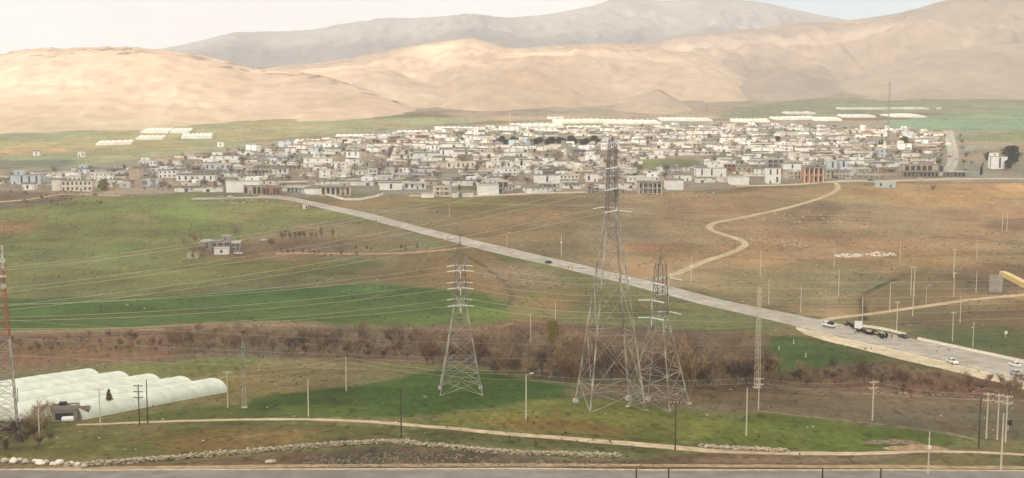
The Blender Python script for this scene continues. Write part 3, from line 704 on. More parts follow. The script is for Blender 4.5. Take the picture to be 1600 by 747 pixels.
for n_, qa in enumerate(sorted(side(P3, 1), key=lambda q: (q[2], q[1]))):
    e = left_pt(500-n_*12, 150); e.x = 210; e.y = 205+qa[1]*5
    wire(qa[3], e, 3.5, f"{lvn[n_//2]} level wire leaving the shorter overlapping pylon eastward, {'nearer' if qa[1] < 0 else 'farther'} of its pair", 0.02)
for n_, qa in enumerate(sorted(side(P2, 1), key=lambda q: (q[2], q[1]))):
    e = Vector((330, 300+qa[1]*5, qa[3].z+3))
    wire(qa[3], e, 5, f"{lvn[n_//2]} level wire leaving the tallest pylon eastward, {'nearer' if qa[1] < 0 else 'farther'} of its pair", 0.018)

# ---- utility poles: (foot u, foot v, top v, style, label)
PALE = mat('pale_concrete_pole', S(206, 196, 172), 0.85, 0.12, 1.2)
WOOD = mat('tarred_wood', S(78, 66, 56), 0.9, 0.25, 1.5)
PORC = mat('porcelain', S(226, 220, 206), 0.3, 0.05, 3)
POLES = [
 (218,664,598,'dark3','dark wooden pole with stacked crossarms in front of the white tunnels'),
 (231,663,591,'dark','slim dark wooden pole just behind the crossarm pole at the white tunnels'),
 (157,666,604,'pale1','pale pole with one crossarm beside the small conifer at the tunnels'),
 (62,690,630,'lamp','short pale lamp pole among the bare trees by the lattice mast'),
 (29,650,604,'dark','thin dark post against the end of the rearmost tunnel'),
 (356,637,578,'pale1','pale pole at the far corner of the front tunnel'),
 (541,611,556,'pale','bare pale pole on the grey stubble field'),
 (482,651,590,'pale','bare pale pole where the meadow track bends'),
 (627,684,606,'dark','lone dark wooden pole between the meadow track and the stone wall'),
 (822,655,583,'lamp','pale pole with a short lamp arm on the yellowish grass'),
 (1055,703,625,'dark1','dark wooden pole with one crossarm at the end of the stone wall'),
 (1166,681,604,'pale','bare pale pole on the green patch below the lattice pole'),
 (1185,641,588,'pale2','thick pale pole with two crossarms below the slim lattice mast'),
 (1363,657,593,'pale2','pale pole with two crossarms on the edge of the green meadow'),
 (1450,742,672,'pale','pale pole with a small white box beside the nearest road'),
 (1529,701,619,'dark','dark wooden pole among the cluster of pale poles'),
 (1541,686,611,'pale2','first pale pole of the cluster, right behind the dark wooden one'),
 (1558,687,613,'pale2','middle pale pole of the cluster, tall with two crossarms'),
 (1571,691,615,'pale2','outer pale pole of the cluster, next to a transformer post'),
 (1564,735,643,'pale','tallest bare pale pole rising from the roadside in front of the cluster'),
 (1575,672,653,'box','short post carrying a dark transformer box beside the cluster'),
 (868,508,468,'pale','bare pale pole on the olive field under the road'),
 (829,546,490,'pale','bare pale pole among the stream shrubs below the rubble slope'),
 (792,386,364,'lamp','small pole with white plate just above the road before the black car'),
 (877,399,364,'box','brown pole with a meter box above the two walkers'),
 (1080,441,399,'box','brown pole with a white plate beside the zigzag track'),
 (1188,431,390,'pale','pale pole on the brown slope nearest the zigzag bend'),
 (1201,476,435,'pale','pale pole by the road opposite the slim lattice mast'),
 (1251,489,446,'pale','pale pole above the road near the white van'),
 (1310,463,420,'pale','pale pole standing by the small white rubbish heap'),
 (1303,418,392,'pale','short pale pole at one end of the white debris strip'),
 (1406,413,376,'pale','pale pole at the other end of the white debris strip'),
 (1347,506,462,'pale','pale pole rising behind the blank white signboard'),
 (1390,486,441,'lamp','pale lamp pole halfway along the straight dirt track'),
 (1401,516,470,'pale1','pale pole with crossarm behind the middle of the barrier wall'),
 (1423,462,415,'pale1','first pole of the close pair above the straight track'),
 (1428,462,416,'pale1','second pole of the close pair above the straight track'),
 (1426,494,440,'pale','pale pole at the edge of the straight track below the close pair'),
 (1447,474,446,'lamp','short lamp pole with a white head above the straight track'),
 (1490,434,389,'pale1','pale pole with crossarm high on the brown slope'),
 (1490,464,425,'pale1','pale pole directly below another on the brown slope'),
 (1526,405,371,'pale','pale pole below the dark ploughed patch'),
 (1525,458,421,'pale','pale pole in front of the grey block wall'),
 (1488,533,486,'pale1','pale crossarm pole inside the corner of the green verge'),
 (1520,542,502,'pale','thin pale pole in the green verge behind the barrier'),
 (1500,505,462,'pale','thin pole close to the straight track near its far end'),
 (1571,527,516,'box','short white marker post in the green verge'),
 (1566,360,328,'pale','first thin pole standing on the dark ploughed patch'),
 (1573,362,331,'pale','second thin pole standing on the dark ploughed patch'),
 (702,340,318,'pale','small pole on the slope above the white car'),
 (480,273,255,'pale','thin pole among the village houses'),
 (705,228,196,'pale1','tall thin crossarm pole at the back of the village'),
 (797,216,174,'pale','tallest thin pole at the back of the village'),
 (1350,276,240,'pale','thin pole before the shop arcade'),
 (942,222,196,'dark','dark thin pole by the dark grove behind the village'),
]
POLETOP = {}
for (u, vb, vt, st, lab) in POLES:
    p = hit(u, vb); k = ppm(p); h = (vb-vt)/k*1.005
    rz = random.uniform(-.25, .25); dark = st.startswith('dark')
    root = empty('utility_pole', p - Vector((0, 0, .15)), rz, lab, 'utility pole', 'utility poles')
    m = WOOD if dark else PALE
    rr = max(0.10, 0.011*h+0.03) * (0.85 if dark else 1)
    b = MB(); b.tube((0, 0, -.4), (0, 0, h), rr*1.25, rr*0.75, 8); b.build('shaft', m, root)
    na = int(st[-1]) if st[-1].isdigit() else 0
    for i in range(na):
        z = h-0.35-i*1.3
        a = MB(); a.box(-1.05, 1.05, -.07-rr, .05-rr, z-.07, z+.07)
        a.tube((-.6, -.02-rr, z-.02), (0, -rr, z-.65), .03, .03, 4); a.tube((.6, -.02-rr, z-.02), (0, -rr, z-.65), .03, .03, 4)
        ao = a.build('crossarm', m, root)
        for x in (-.95, -.35, .35, .95):
            c = MB(); c.tube((x, -rr, z+.07), (x, -rr, z+.33), .07, .05, 6); c.build('insulator', PORC, ao)
    if st == 'lamp':
        a = MB(); a.tube((0, 0, h-.05), (1.2, 0, h+.25), .05, .04, 6); a.build('lamp_arm', m, root)
        c = MB(); c.box(.85, 1.65, -.16, .16, h+.2, h+.36, taper=.05); c.build('lamp_head', PORC, root)
    if st == 'box':
        c = MB(); c.box(-.45, .45, -.55-rr, -rr, h*.55, h*.55+1.0, taper=.04); c.build('meter_box', WOOD if 'transformer' in lab else PORC, root)
    if 'small white box' in lab:
        c = MB(); c.box(-.3, .3, -.4-rr, -rr, h*.62, h*.62+.6, taper=.03); c.build('meter_box', PORC, root)
    POLETOP[(u, vb)] = p + Vector((0, 0, h-.2))

def slim_mast(u, vb, vt, hw, lab, guy=False, m=None):
    p = hit(u, vb); k = ppm(p); h = (vb-vt)/k
    root = empty('lattice_mast', p, .3, lab, 'lattice mast')
    n = max(8, int(h/ (hw*3.4))); lv = [(h*i/n, hw*(1-.35*i/n)) for i in range(n+1)]
    legs = [MB() for _ in range(4)]; br = MB()
    lattice(lv, 0.07 if h < 40 else .10, 0.035 if h < 40 else .05, legs, br, zig=True)
    for l in legs: l.build('leg', m or STEEL, root)
    br.build('bracing', m or STEEL, root)
    f = MB(); f.box(-hw*1.6, hw*1.6, -hw*1.6, hw*1.6, -.8, .15); f.build('footing', CONC, root)
    t = MB(); t.tube((0, 0, h), (0, 0, h*1.03), .05, .02, 5); t.build('antenna_rod', m or STEEL, root)
    if guy:
        for i in range(3):
            a = 2*math.pi*i/3+.4
            for zz in (.95, .6):
                g = MB(); g.tube((0, 0, h*zz), (math.cos(a)*h*.35, math.sin(a)*h*.35, 0), .03, .03, 4); g.build('guy_wire', WIRE, root)
slim_mast(382, 637, 531, .42, 'slim grey lattice mast on the grass beyond the white tunnels')
slim_mast(1183, 606, 449, .55, 'tall slim lattice mast rising from the stream shrubs across the road', m=PALE)
slim_mast(1385, 282, 130, .7, 'very tall thin radio mast rising from the village in front of the green plain', m=STEEL)

def low_wire(a, b, lab, dz=0, sag=1.0, r=0.022): wire(POLETOP[a]+Vector((0, 0, dz)), POLETOP[b]+Vector((0, 0, dz)), sag, lab, r, 20, 'low distribution wires')
cl = [((356,637),(541,611),'corner tunnel pole to the stubble field pole'), ((541,611),(822,655),'stubble field pole to the lamp arm pole'), ((1185,641),(1363,657),'thick crossarm pole to the meadow edge pole'), ((1363,657),(1541,686),'meadow edge pole to the pole cluster'), ((822,655),(1185,641),'lamp arm pole to the thick crossarm pole'),
      ((1541,686),(1558,687),'first to middle pole of the cluster'), ((1558,687),(1571,691),'middle to outer pole of the cluster'), ((157,666),(356,637),'conifer pole to the corner tunnel pole')]
for a, b, t in cl:
    for dz, w_ in ((0, 'upper'), (-1.2, 'lower')):
        low_wire(a, b, f'{w_} thin wire from the {t}', dz)
# long wires crossing the stream belt
for n_, (va, vb, D) in enumerate(((492, 540, 300), (520, 560, 290), (548, 575, 285))):
    a = left_pt(va, D); b = Vector((azim(1190, vb)*300, 300, HC+300*slope(vb)))
    wire(a, b, 2.6, f"{['highest', 'second', 'lowest'][n_]} of the long thin wires crossing the brown stream belt", 0.025, 40)

# ------------------------------------------------------------------ plastic tunnels near the pylons
PLASTIC = mat('milky_plastic_film', S(212, 214, 198), 0.45, 0.06, 0.35, rgb2=S(192, 196, 176), spec=0.4)
HOOP = mat('tunnel_hoop', S(196, 196, 182), 0.6, 0.1, 1)
def tunnels():
    e0 = hit(358, 613); s0 = hit(176, 648)
    ax = Vector((s0.x-e0.x, s0.y-e0.y, 0)).normalized()
    far_l = hit(150, 596); row = Vector((far_l.x-e0.x, far_l.y-e0.y, 0)); row_n = row.normalized()
    # front side of each far end lies along this line; five arches share it
    pitch = row.length/4.25
    nrm = Vector((ax.y, -ax.x, 0))
    if nrm.dot(row_n) < 0: nrm = -nrm
    wdt = pitch*abs(row_n.dot(nrm))
    labs = ['front one of the five white plastic tunnels, ending beside the pale corner pole', 'second white plastic tunnel counted from the front of the row', 'middle one of the five white plastic tunnels', 'fourth white plastic tunnel, behind the middle one', 'rearmost of the five white plastic tunnels, farthest from the pylons']
    lens = [44, 52, 54, 54, 54]
    for i in range(5):
        base = Vector((e0.x, e0.y, 0)) + row_n*pitch*i
        Ln = lens[i]; hh = 3.4+random.uniform(-.08, .08)
        root = empty('plastic_tunnel', (base.x, base.y, float(zg(base.x, base.y))), 0, labs[i], 'greenhouse', 'white plastic tunnels')
        nl = 60; na = 20; P = np.zeros((nl+1, na+1, 3))
        for a in range(nl+1):
            d = Ln*a/nl; c = base+ax*d
            rib = 0.02*abs(math.sin(math.pi*d/2.0))**0.6 + 0.03*float(fbm(d/1.3, i*5.0, 3, 8))
            for b in range(na+1):
                t = math.pi*b/na; sx = wdt*.055+wdt*.445*(1-math.cos(t)); z = (hh-rib)*math.sin(t)**0.85
                q = c + nrm*sx
                P[a, b] = (q.x-base.x, q.y-base.y, float(zg(q.x, q.y))-root.location.z+z-.05)
        o = grid_mesh('cover_film', P, PLASTIC, True); o.parent = root
        for k, (d, nm) in enumerate(((0.0, 'end_panel'), (Ln, 'end_panel'))):
            mb = MB(); r_ = P[0 if k == 0 else nl]
            cen = r_.mean(0); mb.add([tuple(v_) for v_ in r_]+[tuple((r_[0]+r_[-1])/2)], [(j, j+1, na+1) for j in range(na)]); mb.build(nm, PLASTIC, root)
        hp = MB()
        for a in range(0, nl+1, 4):
            for b in range(na): 
                hp.tube(P[a, b]+np.array([0, 0, .03]), P[a, b+1]+np.array([0, 0, .03]), .022, .022, 4, None, False)
        hp.build('hoops', HOOP, root)
tunnels()

# ------------------------------------------------------------------ vehicles
TYRE = mat('tyre_rubber', (0.02, 0.02, 0.02), 0.9, 0.1, 5); GLS = mat('vehicle_glass', (0.03, 0.035, 0.04), 0.1, 0.05, 1, spec=0.6); LAMP = mat('lamp_glass', S(230, 226, 210), 0.2, 0.05, 3); TAIL = mat('tail_lamp', S(150, 30, 24), 0.3, 0.05, 3)
RIM = mat('wheel_rim', S(170, 170, 168), 0.4, 0.05, 3, metal=0.6)
def paint(n, rgb): return mat(n+'_car_paint', rgb, 0.3, 0.04, 0.6, spec=0.5)
PAINTS = {'white': paint('white', S(232, 230, 224)), 'black': paint('black', S(34, 32, 32)), 'silver': paint('silver', S(176, 176, 172)), 'dark': paint('dark_green', S(60, 62, 52)), 'yellow': paint('yellow', S(226, 176, 40)), 'blue': paint('blue', S(80, 110, 150))}
def wheels(root, xs, hw, r=.33, w=.22):
    for x in xs:
        for y in (-1, 1):
            b = MB(); b.tube((x, y*hw-w/2*y, r), (x, y*hw+w/2*y*.2, r), r, r, 16); o = b.build('wheel', TYRE, root)
            c = MB(); c.tube((x, y*hw+.02*y, r), (x, y*hw+.05*y, r), r*.6, r*.5, 10); c.build('rim', RIM, o)
def loft(mb, secs):
    """closed loft of (y half width list) outlines: secs = list of loops with equal counts"""
    n = len(secs[0]); vs = [p for s in secs for p in s]; fs = []
    for k in range(len(secs)-1):
        for i in range(n): fs.append((k*n+i, k*n+(i+1) % n, (k+1)*n+(i+1) % n, (k+1)*n+i))
    fs += [tuple(range(n))[::-1], tuple(range((len(secs)-1)*n, len(secs)*n))]
    mb.add(vs, fs)
def car(color, kind='sedan'):
    root = empty('car', (0, 0, 0)); m = PAINTS[color]
    b = MB()
    side = [(-2.15, .32), (-2.2, .62), (-2.1, .88), (-1.3, .94), (.95, .94), (1.75, .84), (2.15, .68), (2.2, .45), (2.1, .3)] if kind == 'sedan' else [(-2.15, .35), (-2.2, .7), (-2.15, 1.0), (-1.3, 1.02), (1.0, 1.0), (1.8, .92), (2.15, .72), (2.2, .45), (2.1, .33)]
    loft(b, [[(x, y, z) for x, z in side] for y in (-.78,)] + [[(x*1.0, y, z) for x, z in side] for y in (-.86, -.6, .6, .86)][0:1] + [[(x, .86, z) for x, z in side]])
    b.build('body', m, root)
    c = MB(); top = 1.43 if kind == 'sedan' else 1.65
    if kind == 'sedan': lo_, hi_ = (-1.55, 1.0), (-.85, .25)
    else: lo_, hi_ = (-2.05, 1.0), (-1.85, .3)
    z0 = .92
    c.add([(lo_[0], -.78, z0), (lo_[1], -.78, z0), (lo_[1], .78, z0), (lo_[0], .78, z0), (hi_[0], -.62, top), (hi_[1], -.62, top), (hi_[1], .62, top), (hi_[0], .62, top)],
          [(0, 1, 5, 4), (1, 2, 6, 5), (2, 3, 7, 6), (3, 0, 4, 7), (4, 5, 6, 7), (0, 3, 2, 1)])
    c.build('cabin', m, root)
    def pane(q, s=.86, out=.015):
        q = [Vector(p) for p in q]; ce = sum(q, Vector())/4; n = (q[1]-q[0]).cross(q[3]-q[0]).normalized()
        if n.dot(ce-Vector((ce.x*.3 if abs(n.x) > .3 else ce.x, 0, .9))) < 0: n = -n
        g = MB(); f = [ce+(p-ce)*s+n*out for p in q]; bk = [p-n*.01 for p in f]
        g.add(f+bk, [(0, 1, 2, 3), (7, 6, 5, 4), (0, 4, 5, 1), (1, 5, 6, 2), (2, 6, 7, 3), (3, 7, 4, 0)]); g.build('window', GLS, root)
    A_ = [Vector(p) for p in c.v]
    pane([A_[1], A_[2], A_[6], A_[5]]); pane([A_[3], A_[0], A_[4], A_[7]])
    for (i, j, k, l) in ((0, 1, 5, 4), (2, 3, 7, 6)):
        mid0 = (A_[i]+A_[j])/2; mid1 = (A_[k]+A_[l])/2
        pane([A_[i], mid0, mid1, A_[l]], .84); pane([mid0, A_[j], A_[k], mid1], .84)
    for y in (-.6, .6):
        h = MB(); h.box(2.1, 2.215, y-.18, y+.18, .58, .72); h.build('headlight', LAMP, root)
        t = MB(); t.box(-2.215, -2.1, y-.18, y+.18, .66, .84); t.build('tail_light', TAIL, root)
    bp = MB(); bp.box(2.12, 2.26, -.8, .8, .32, .5); bp.build('bumper', DKSTEEL if color != 'white' else m, root)
    wheels(root, (-1.32, 1.32), .78)
    return root
def on_road(u, v, lift=.30): 
    p = hit(u, v); p.z += lift; return p
def heading(u0, v0, u1, v1):
    a = hit(u0, v0); b = hit(u1, v1); return math.atan2(b.y-a.y, b.x-a.x)
CARS = [('white', 587, 345, (540,335,640,356), 'white car climbing the road nearest the village', 0), ('white', 702, 374, (660,363,740,383), 'white car on the road just above the meadow pylon top', 0), ('black', 857, 412, (820,402,900,422), 'black car on the road behind the two walkers', 1),
        ('white', 908, 419, (860,405,950,430), 'white car on the road just ahead of the two walkers', 1), ('white', 979, 438, (950,430,1010,446), 'white car seen through the legs of the tallest pylon', 0), ('white', 1488, 569, (1440,556,1540,582), 'white saloon on the wide near stretch of the valley road', 0),
        ('white', 1586, 574, (1540,562,1640,586), 'white car on the upper lane at the picture edge', 1), ('silver', 1588, 588, (1540,574,1640,600), 'silver car on the lower lane at the picture edge', 0), ('dark', 1411, 529, (1380,522,1440,535), 'dark green car parked at the end of the barrier wall', 1)]
protos = {}
for c_, u, v, hd, lab, rev in CARS:
    h = heading(*hd)+(math.pi if rev else 0)
    o = copy_tree(protos[c_]) if c_ in protos else protos.setdefault(c_, car(c_))
    place(o, on_road(u, v, .3), h); tag(o, lab, 'car', 'cars on the valley road')
def small_truck(color, cargo):
    r = empty('truck', (0, 0, 0)); m = PAINTS[color]
    b = MB(); b.prism([(-2.6, .55), (2.5, .55), (2.5, .75), (-2.6, .75)], -.75, .75); b.build('chassis', DKSTEEL, r)
    c = MB(); c.prism([(.9, .76), (2.6, .76), (2.65, 1.3), (2.2, 2.05), (.95, 2.1)], -.86, .86); co_ = c.build('cab', m, r)
    g = MB(); g.prism([(2.66, 1.34), (2.67, 1.36), (2.26, 2.0), (2.24, 1.98)], -.7, .7); g.build('windscreen', GLS, co_)
    for y in (-.875, .865):
        g = MB(); g.prism([(1.25, 1.4), (2.3, 1.4), (2.08, 1.92), (1.25, 1.92)], y, y+.01); g.build('window', GLS, co_)
    d = MB(); d.box(-2.6, .8, -.9, .9, .77, .87); d.box(-2.6, .8, -.9, -.84, .87, 1.4); d.box(-2.6, .8, .84, .9, .87, 1.4); d.box(-2.6, -2.54, -.84, .84, .87, 1.4); d.box(.74, .8, -.84, .84, .87, 1.55); d.build('cargo_bed', m, r)
    for y in (-.65, .65):
        h = MB(); h.box(2.6, 2.7, y-.14, y+.14, .9, 1.05); h.build('headlight', LAMP, r)
    wheels(r, (-1.6, 1.75), .75, .36)
    if cargo:
        k = MB(); k.box(-2.45, .6, -.8, .8, .88, 2.0, taper=.12); k.build('load', cargo, r)
    return r
tk = small_truck('white', None); place(tk, on_road(1295, 513, .3), heading(1262,505,1340,522)+math.pi, 1.08); tag(tk, 'white pickup truck stopped ahead of the flock on the road', 'pickup truck')
crate = MB(); crate.box(-1.2, 1.2, -.75, .75, 0, 1.15, taper=.1); crate.box(-1.0, .8, -.6, .6, 1.15, 1.5, taper=.15)
pt = on_road(1295, 513, .3); hh_ = heading(1262,505,1340,522)+math.pi
o = crate.build('cargo', mat('dark_tarpaulin', S(52, 46, 42), .9, .2, 2)); o.location = pt+Vector((-1.0*math.cos(hh_), -1.0*math.sin(hh_), .96)); o.rotation_euler = (0, 0, hh_); tag(o, 'dark tarpaulin bundle loaded on the white pickup', 'cargo')
tk = small_truck('yellow', None); place(tk, hit(1285, 283)+Vector((0, 0, .2)), .4, 1.15); tag(tk, 'yellow truck parked by the orange house at the village edge', 'truck')

# ------------------------------------------------------------------ people and sheep
def skinned(verts, edges, radii, sub=1):
    me = bpy.data.meshes.new('fig'); me.from_pydata(verts, edges, []); o = bpy.data.objects.new('fig', me); COL.objects.link(o)
    sk = o.modifiers.new('s', 'SKIN'); sk.use_smooth_shade = True
    for v_, r_ in zip(me.skin_vertices[0].data, radii): v_.radius = r_ if hasattr(r_, '__len__') else (r_, r_)
    me.skin_vertices[0].data[0].use_root = True
    if sub: ss = o.modifiers.new('u', 'SUBSURF'); ss.levels = sub; ss.render_levels = sub
    dg = bpy.context.evaluated_depsgraph_get(); r = bpy.data.meshes.new_from_object(o.evaluated_get(dg)); bpy.data.objects.remove(o); return r
def person_mesh(step=.16):
    V = [(0,0,.95),(0,0,1.18),(0,0,1.40),(0,.0,1.50),(0,.02,1.60),(0,.03,1.72),
         (-.17,0,1.40),(-.26,.02,1.14),(-.25,.10,.90),(-.25,.13,.80), (.17,0,1.40),(.26,-.02,1.14),(.25,.04,.90),(.25,.07,.80),
         (-.10,0,.88),(-.11,step*.5,.48),(-.11,step*.6,.09),(-.11,step*.6+.15,.04), (.10,0,.88),(.11,-step*.3,.48),(.11,-step,.10),(.11,-step+.15,.04)]
    E = [(0,1),(1,2),(2,3),(3,4),(4,5),(2,6),(6,7),(7,8),(8,9),(2,10),(10,11),(11,12),(12,13),(0,14),(14,15),(15,16),(16,17),(0,18),(18,19),(19,20),(20,21)]
    R = [(.17,.12),(.155,.11),(.18,.11),.06,.095,.09,.075,.055,.045,.04,.075,.055,.045,.04,.10,.075,.05,.04,.10,.075,.05,.04]
    return skinned(V, E, R, 1)
SKIN = mat('skin', S(176, 130, 100), .6, .05, 4); HAIR = mat('dark_hair', S(30, 25, 22), .8, .1, 8)
def person(top, leg, u, v, rz, lab):
    me = person_mesh()
    for m in (top, leg, SKIN, HAIR): me.materials.append(m)
    for p in me.polygons:
        c = p.center
        p.material_index = 3 if (c.z > 1.72 or (c.z > 1.6 and c.y < 0)) else 2 if (c.z > 1.47 or (c.z < .86 and abs(c.x) > .2)) else 0 if c.z > .92 else 1
    o = link('person', me, None, on_road(u, v, .28), rz); tag(o, lab, 'person'); return o
DKC = mat('dark_cloth', S(44, 40, 42), .9, .2, 6); BLC = mat('blue_cloth', S(52, 58, 76), .9, .2, 6); BRC = mat('brown_cloth', S(92, 72, 56), .9, .2, 6); WHC = mat('white_cloth', S(222, 214, 200), .9, .1, 6)
person(DKC, DKC, 888, 421, 1.9, 'person in dark clothes walking beside the road, farther from the white car')
person(BLC, DKC, 894, 422, 2.1, 'person in dark bluish clothes walking beside the road, nearer the white car')
person(WHC, BRC, 1336, 522, .4, 'person in a pale top walking among the dark sheep')
person(DKC, BRC, 1393, 531, -1.2, 'person in brown trousers standing on the road beyond the flock')
def sheep_mesh():
    V = [(-.42,0,.62),(-.1,0,.66),(.25,0,.66),(.42,0,.72),(.55,0,.86),(.70,0,.84),(.80,0,.76),(-.55,0,.66),(-.62,0,.5),
         (.28,.13,.42),(.27,.14,.24),(.28,.14,.03),(.28,-.13,.42),(.30,-.14,.24),(.27,-.14,.03),(-.38,.13,.44),(-.45,.14,.26),(-.42,.14,.03),(-.38,-.13,.44),(-.45,-.14,.26),(-.42,-.14,.03),(.60,.12,.92),(.60,-.12,.92)]
    E = [(1,0),(1,2),(2,3),(3,4),(4,5),(5,6),(0,7),(7,8),(2,9),(9,10),(10,11),(2,12),(12,13),(13,14),(0,15),(15,16),(16,17),(0,18),(18,19),(19,20),(4,21),(4,22)]
    R = [.23,.25,.23,.16,.11,.085,.05,.10,.05,.08,.045,.035,.08,.045,.035,.09,.05,.035,.09,.05,.035,.03,.03]
    o = list(range(len(V))); return skinned([V[1]]+[V[0]]+V[2:], [(0 if a == 1 else 1 if a == 0 else a, 0 if b == 1 else 1 if b == 0 else b) for a, b in E], [R[1], R[0]]+R[2:], 1)
DKW = mat('dark_wool', S(44, 32, 28), 1, .3, 9); PLW = mat('pale_wool', S(206, 190, 164), 1, .15, 9)
SHM = sheep_mesh(); SHM.materials.append(DKW); SHW = SHM.copy(); SHW.materials[0] = PLW
rr_ = random.Random(5); n_ = 0
flock = [(1322, 511), (1386, 531)]
for i in range(58):
    t = i/57; u = 1321+t*64+rr_.uniform(-3, 3); v = 509.5+t*20+rr_.uniform(-2.6, 3.2)+(3.5 if .25 < t < .6 else 0)*rr_.random()
    pale = i in (16, 31, 44)
    o = link('sheep', SHW if pale else SHM, None, on_road(u, v, .27), heading(1300,508,1400,531)+math.pi+rr_.uniform(-.5, .5), rr_.uniform(1.0, 1.25))
    lab = {16: 'pale sheep among the dark flock near the white signboard', 31: 'pale sheep in the middle of the dark flock', 44: 'pale sheep toward the tail of the dark flock'}.get(i, 'dark brown sheep walking in the flock along the road')
    tag(o, lab, 'sheep', 'flock of sheep on the road' if not pale else None)

# ------------------------------------------------------------------ signboard, barriers, markers
def signboard():
    p = hit(1341, 518); k = ppm(p); root = empty('signboard', p, heading(1300,508,1400,531)*.2, 'blank white rectangular signboard on two posts beside the flock', 'signboard')
    w = 11.5/k; h = 11.5/k; z0 = 5/k
    b = MB(); b.box(-w/2, w/2, -.06, .06, z0, z0+h); b.build('panel', mat('white_sheet_metal', S(240, 238, 230), .5, .03, 2), root)
    f = MB()
    for (x0, x1, a, c) in ((-w/2-.08, w/2+.08, z0-.08, z0), (-w/2-.08, w/2+.08, z0+h, z0+h+.08), (-w/2-.08, -w/2, z0, z0+h), (w/2, w/2+.08, z0, z0+h)): f.box(x0, x1, -.08, .08, a, c)
    f.build('frame', STEEL, root)
    for x in (-w*.35, w*.35):
        q = MB(); q.tube((x, .12, -.3), (x, .12, z0+h*.9), .07, .07, 8); q.build('post', STEEL, root)
signboard()
def barrier(px, lab, h=.95):
    P_ = resample(smooth_line(hxy(px)), 40); mb = MB()
    pr = [(-.3, 0), (-.3, .12), (-.14, .35), (-.09, h), (.09, h), (.14, .35), (.3, .12), (.3, 0)]
    secs = []
    t = np.gradient(P_, axis=0); t /= np.linalg.norm(t, axis=1, keepdims=True)
    for p, d in zip(P_, t):
        z = float(zg(p[0], p[1])); secs.append([(p[0]-d[1]*x, p[1]+d[0]*x, z+y+.1) for x, y in pr])
    loft(mb, secs); o = mb.build('roadside_barrier', mat('whitewashed_concrete', S(226, 216, 194), .85, .1, 1)); tag(o, lab, 'barrier', 'low white barriers along the road')
barrier([(1345,511),(1370,514),(1395,519),(1416,525)], 'short low white barrier behind the flock of sheep')
barrier([(1434,531),(1470,539),(1520,550),(1570,561),(1640,576)], 'long low white barrier edging the green verge at the picture edge')
for u, v, t in ((1217,547,'marker post in the green patch, nearest the slim lattice mast'),(1240,537,'marker post in the green patch, nearest the gravel shoulder'),(1259,558,'marker post in the green patch, lowest on the slope'),(1378,521,'marker post beside the short barrier')):
    p = hit(u, v); r = empty('marker_post', p, 0, 'small white '+t, 'marker post', 'white marker posts')
    b = MB(); b.tube((0, 0, -.1), (0, 0, 1.25), .13, .11, 8); b.tube((0, 0, 1.25), (0, 0, 1.38), .14, .05, 8); b.build('post', PORC, r)
    c = MB(); c.box(-.3, .3, -.3, .3, -.2, .12, taper=.06); c.build('footing', CONC, r)
def shrine():
    p = hit(477, 326); r = empty('roadside_hut', p, .3, 'tiny white roadside hut beside the road just below the village', 'hut')
    b = MB(); b.box(-1.6, 1.6, -1.3, 1.3, -.3, 2.7); b.build('wall', PORC, r)
    t = MB(); t.prism([(-1.9, 2.72), (1.9, 2.72), (1.9, 2.85), (0, 3.7), (-1.9, 2.85)], -1.5, 1.5); t.build('roof', STEEL, r)
    d = MB(); d.box(.2, 1.1, -1.33, -1.305, 0, 2.0); d.build('door', WOOD, r)
shrine()
# posts whose tops show along the nearest road
for u, t in ((992,'dark guard post at the nearest road, in line with the tallest pylon'),(1042,'dark guard post at the nearest road, below the end of the stone wall'),(1280,'dark guard post at the nearest road, below the dirt mound'),(1370,'dark guard post at the nearest road, closest to the roadside pole')):
    p = hit(u, 746); p = Vector((p.x, p.y-2.0, float(zg(p.x, p.y-2.0)))); r = empty('guard_post', p, 0, t, 'guard post', 'guard posts of the nearest road')
    b = MB(); b.tube((0, 0, -.3), (0, 0, 2.0), .16, .13, 8); b.tube((0, 0, 2.0), (0, 0, 2.1), .13, .05, 8); b.build('shaft', WOOD, r)
    c = MB(); c.box(-.24, .24, -.24, .24, -.1, .2, taper=.04); c.build('collar', CONC, r)
# ------------------------------------------------------------------ village houses
WALLS = {'white': mat('white_plaster', S(240, 236, 228), .9, .06, .25), 'cream': mat('cream_plaster', S(226, 214, 194), .9, .08, .25), 'grey': mat('grey_blockwork', S(158, 150, 140), .95, .12, .4),
         'beige': mat('beige_render', S(190, 174, 152), .9, .1, .3), 'brown': mat('brown_brick', S(166, 128, 98), .95, .15, .5), 'pale blue': mat('pale_blue_plaster', S(196, 204, 206), .9, .06, .3), 'orange': mat('orange_plaster', S(206, 148, 110), .9, .1, .4)}
ROOF = mat('flat_roof_screed', S(158, 149, 136), 1, .14, .3, rgb2=S(130, 120, 108)); ROOFP = mat('pale_roof_membrane', S(206, 198, 184), 1, .1, .3)
PANE = mat('dark_opening', S(78, 72, 68), .4, .2, 1.5); DOORM = mat('metal_door', S(104, 96, 92), .6, .2, 1); YARD = mat('whitewashed_yard_wall', S(230, 224, 212), .9, .12, .3); YARDG = mat('block_yard_wall', S(170, 158, 142), .95, .12, .4)
TANK = mat('tank_metal', S(188, 186, 182), .5, .1, 1)
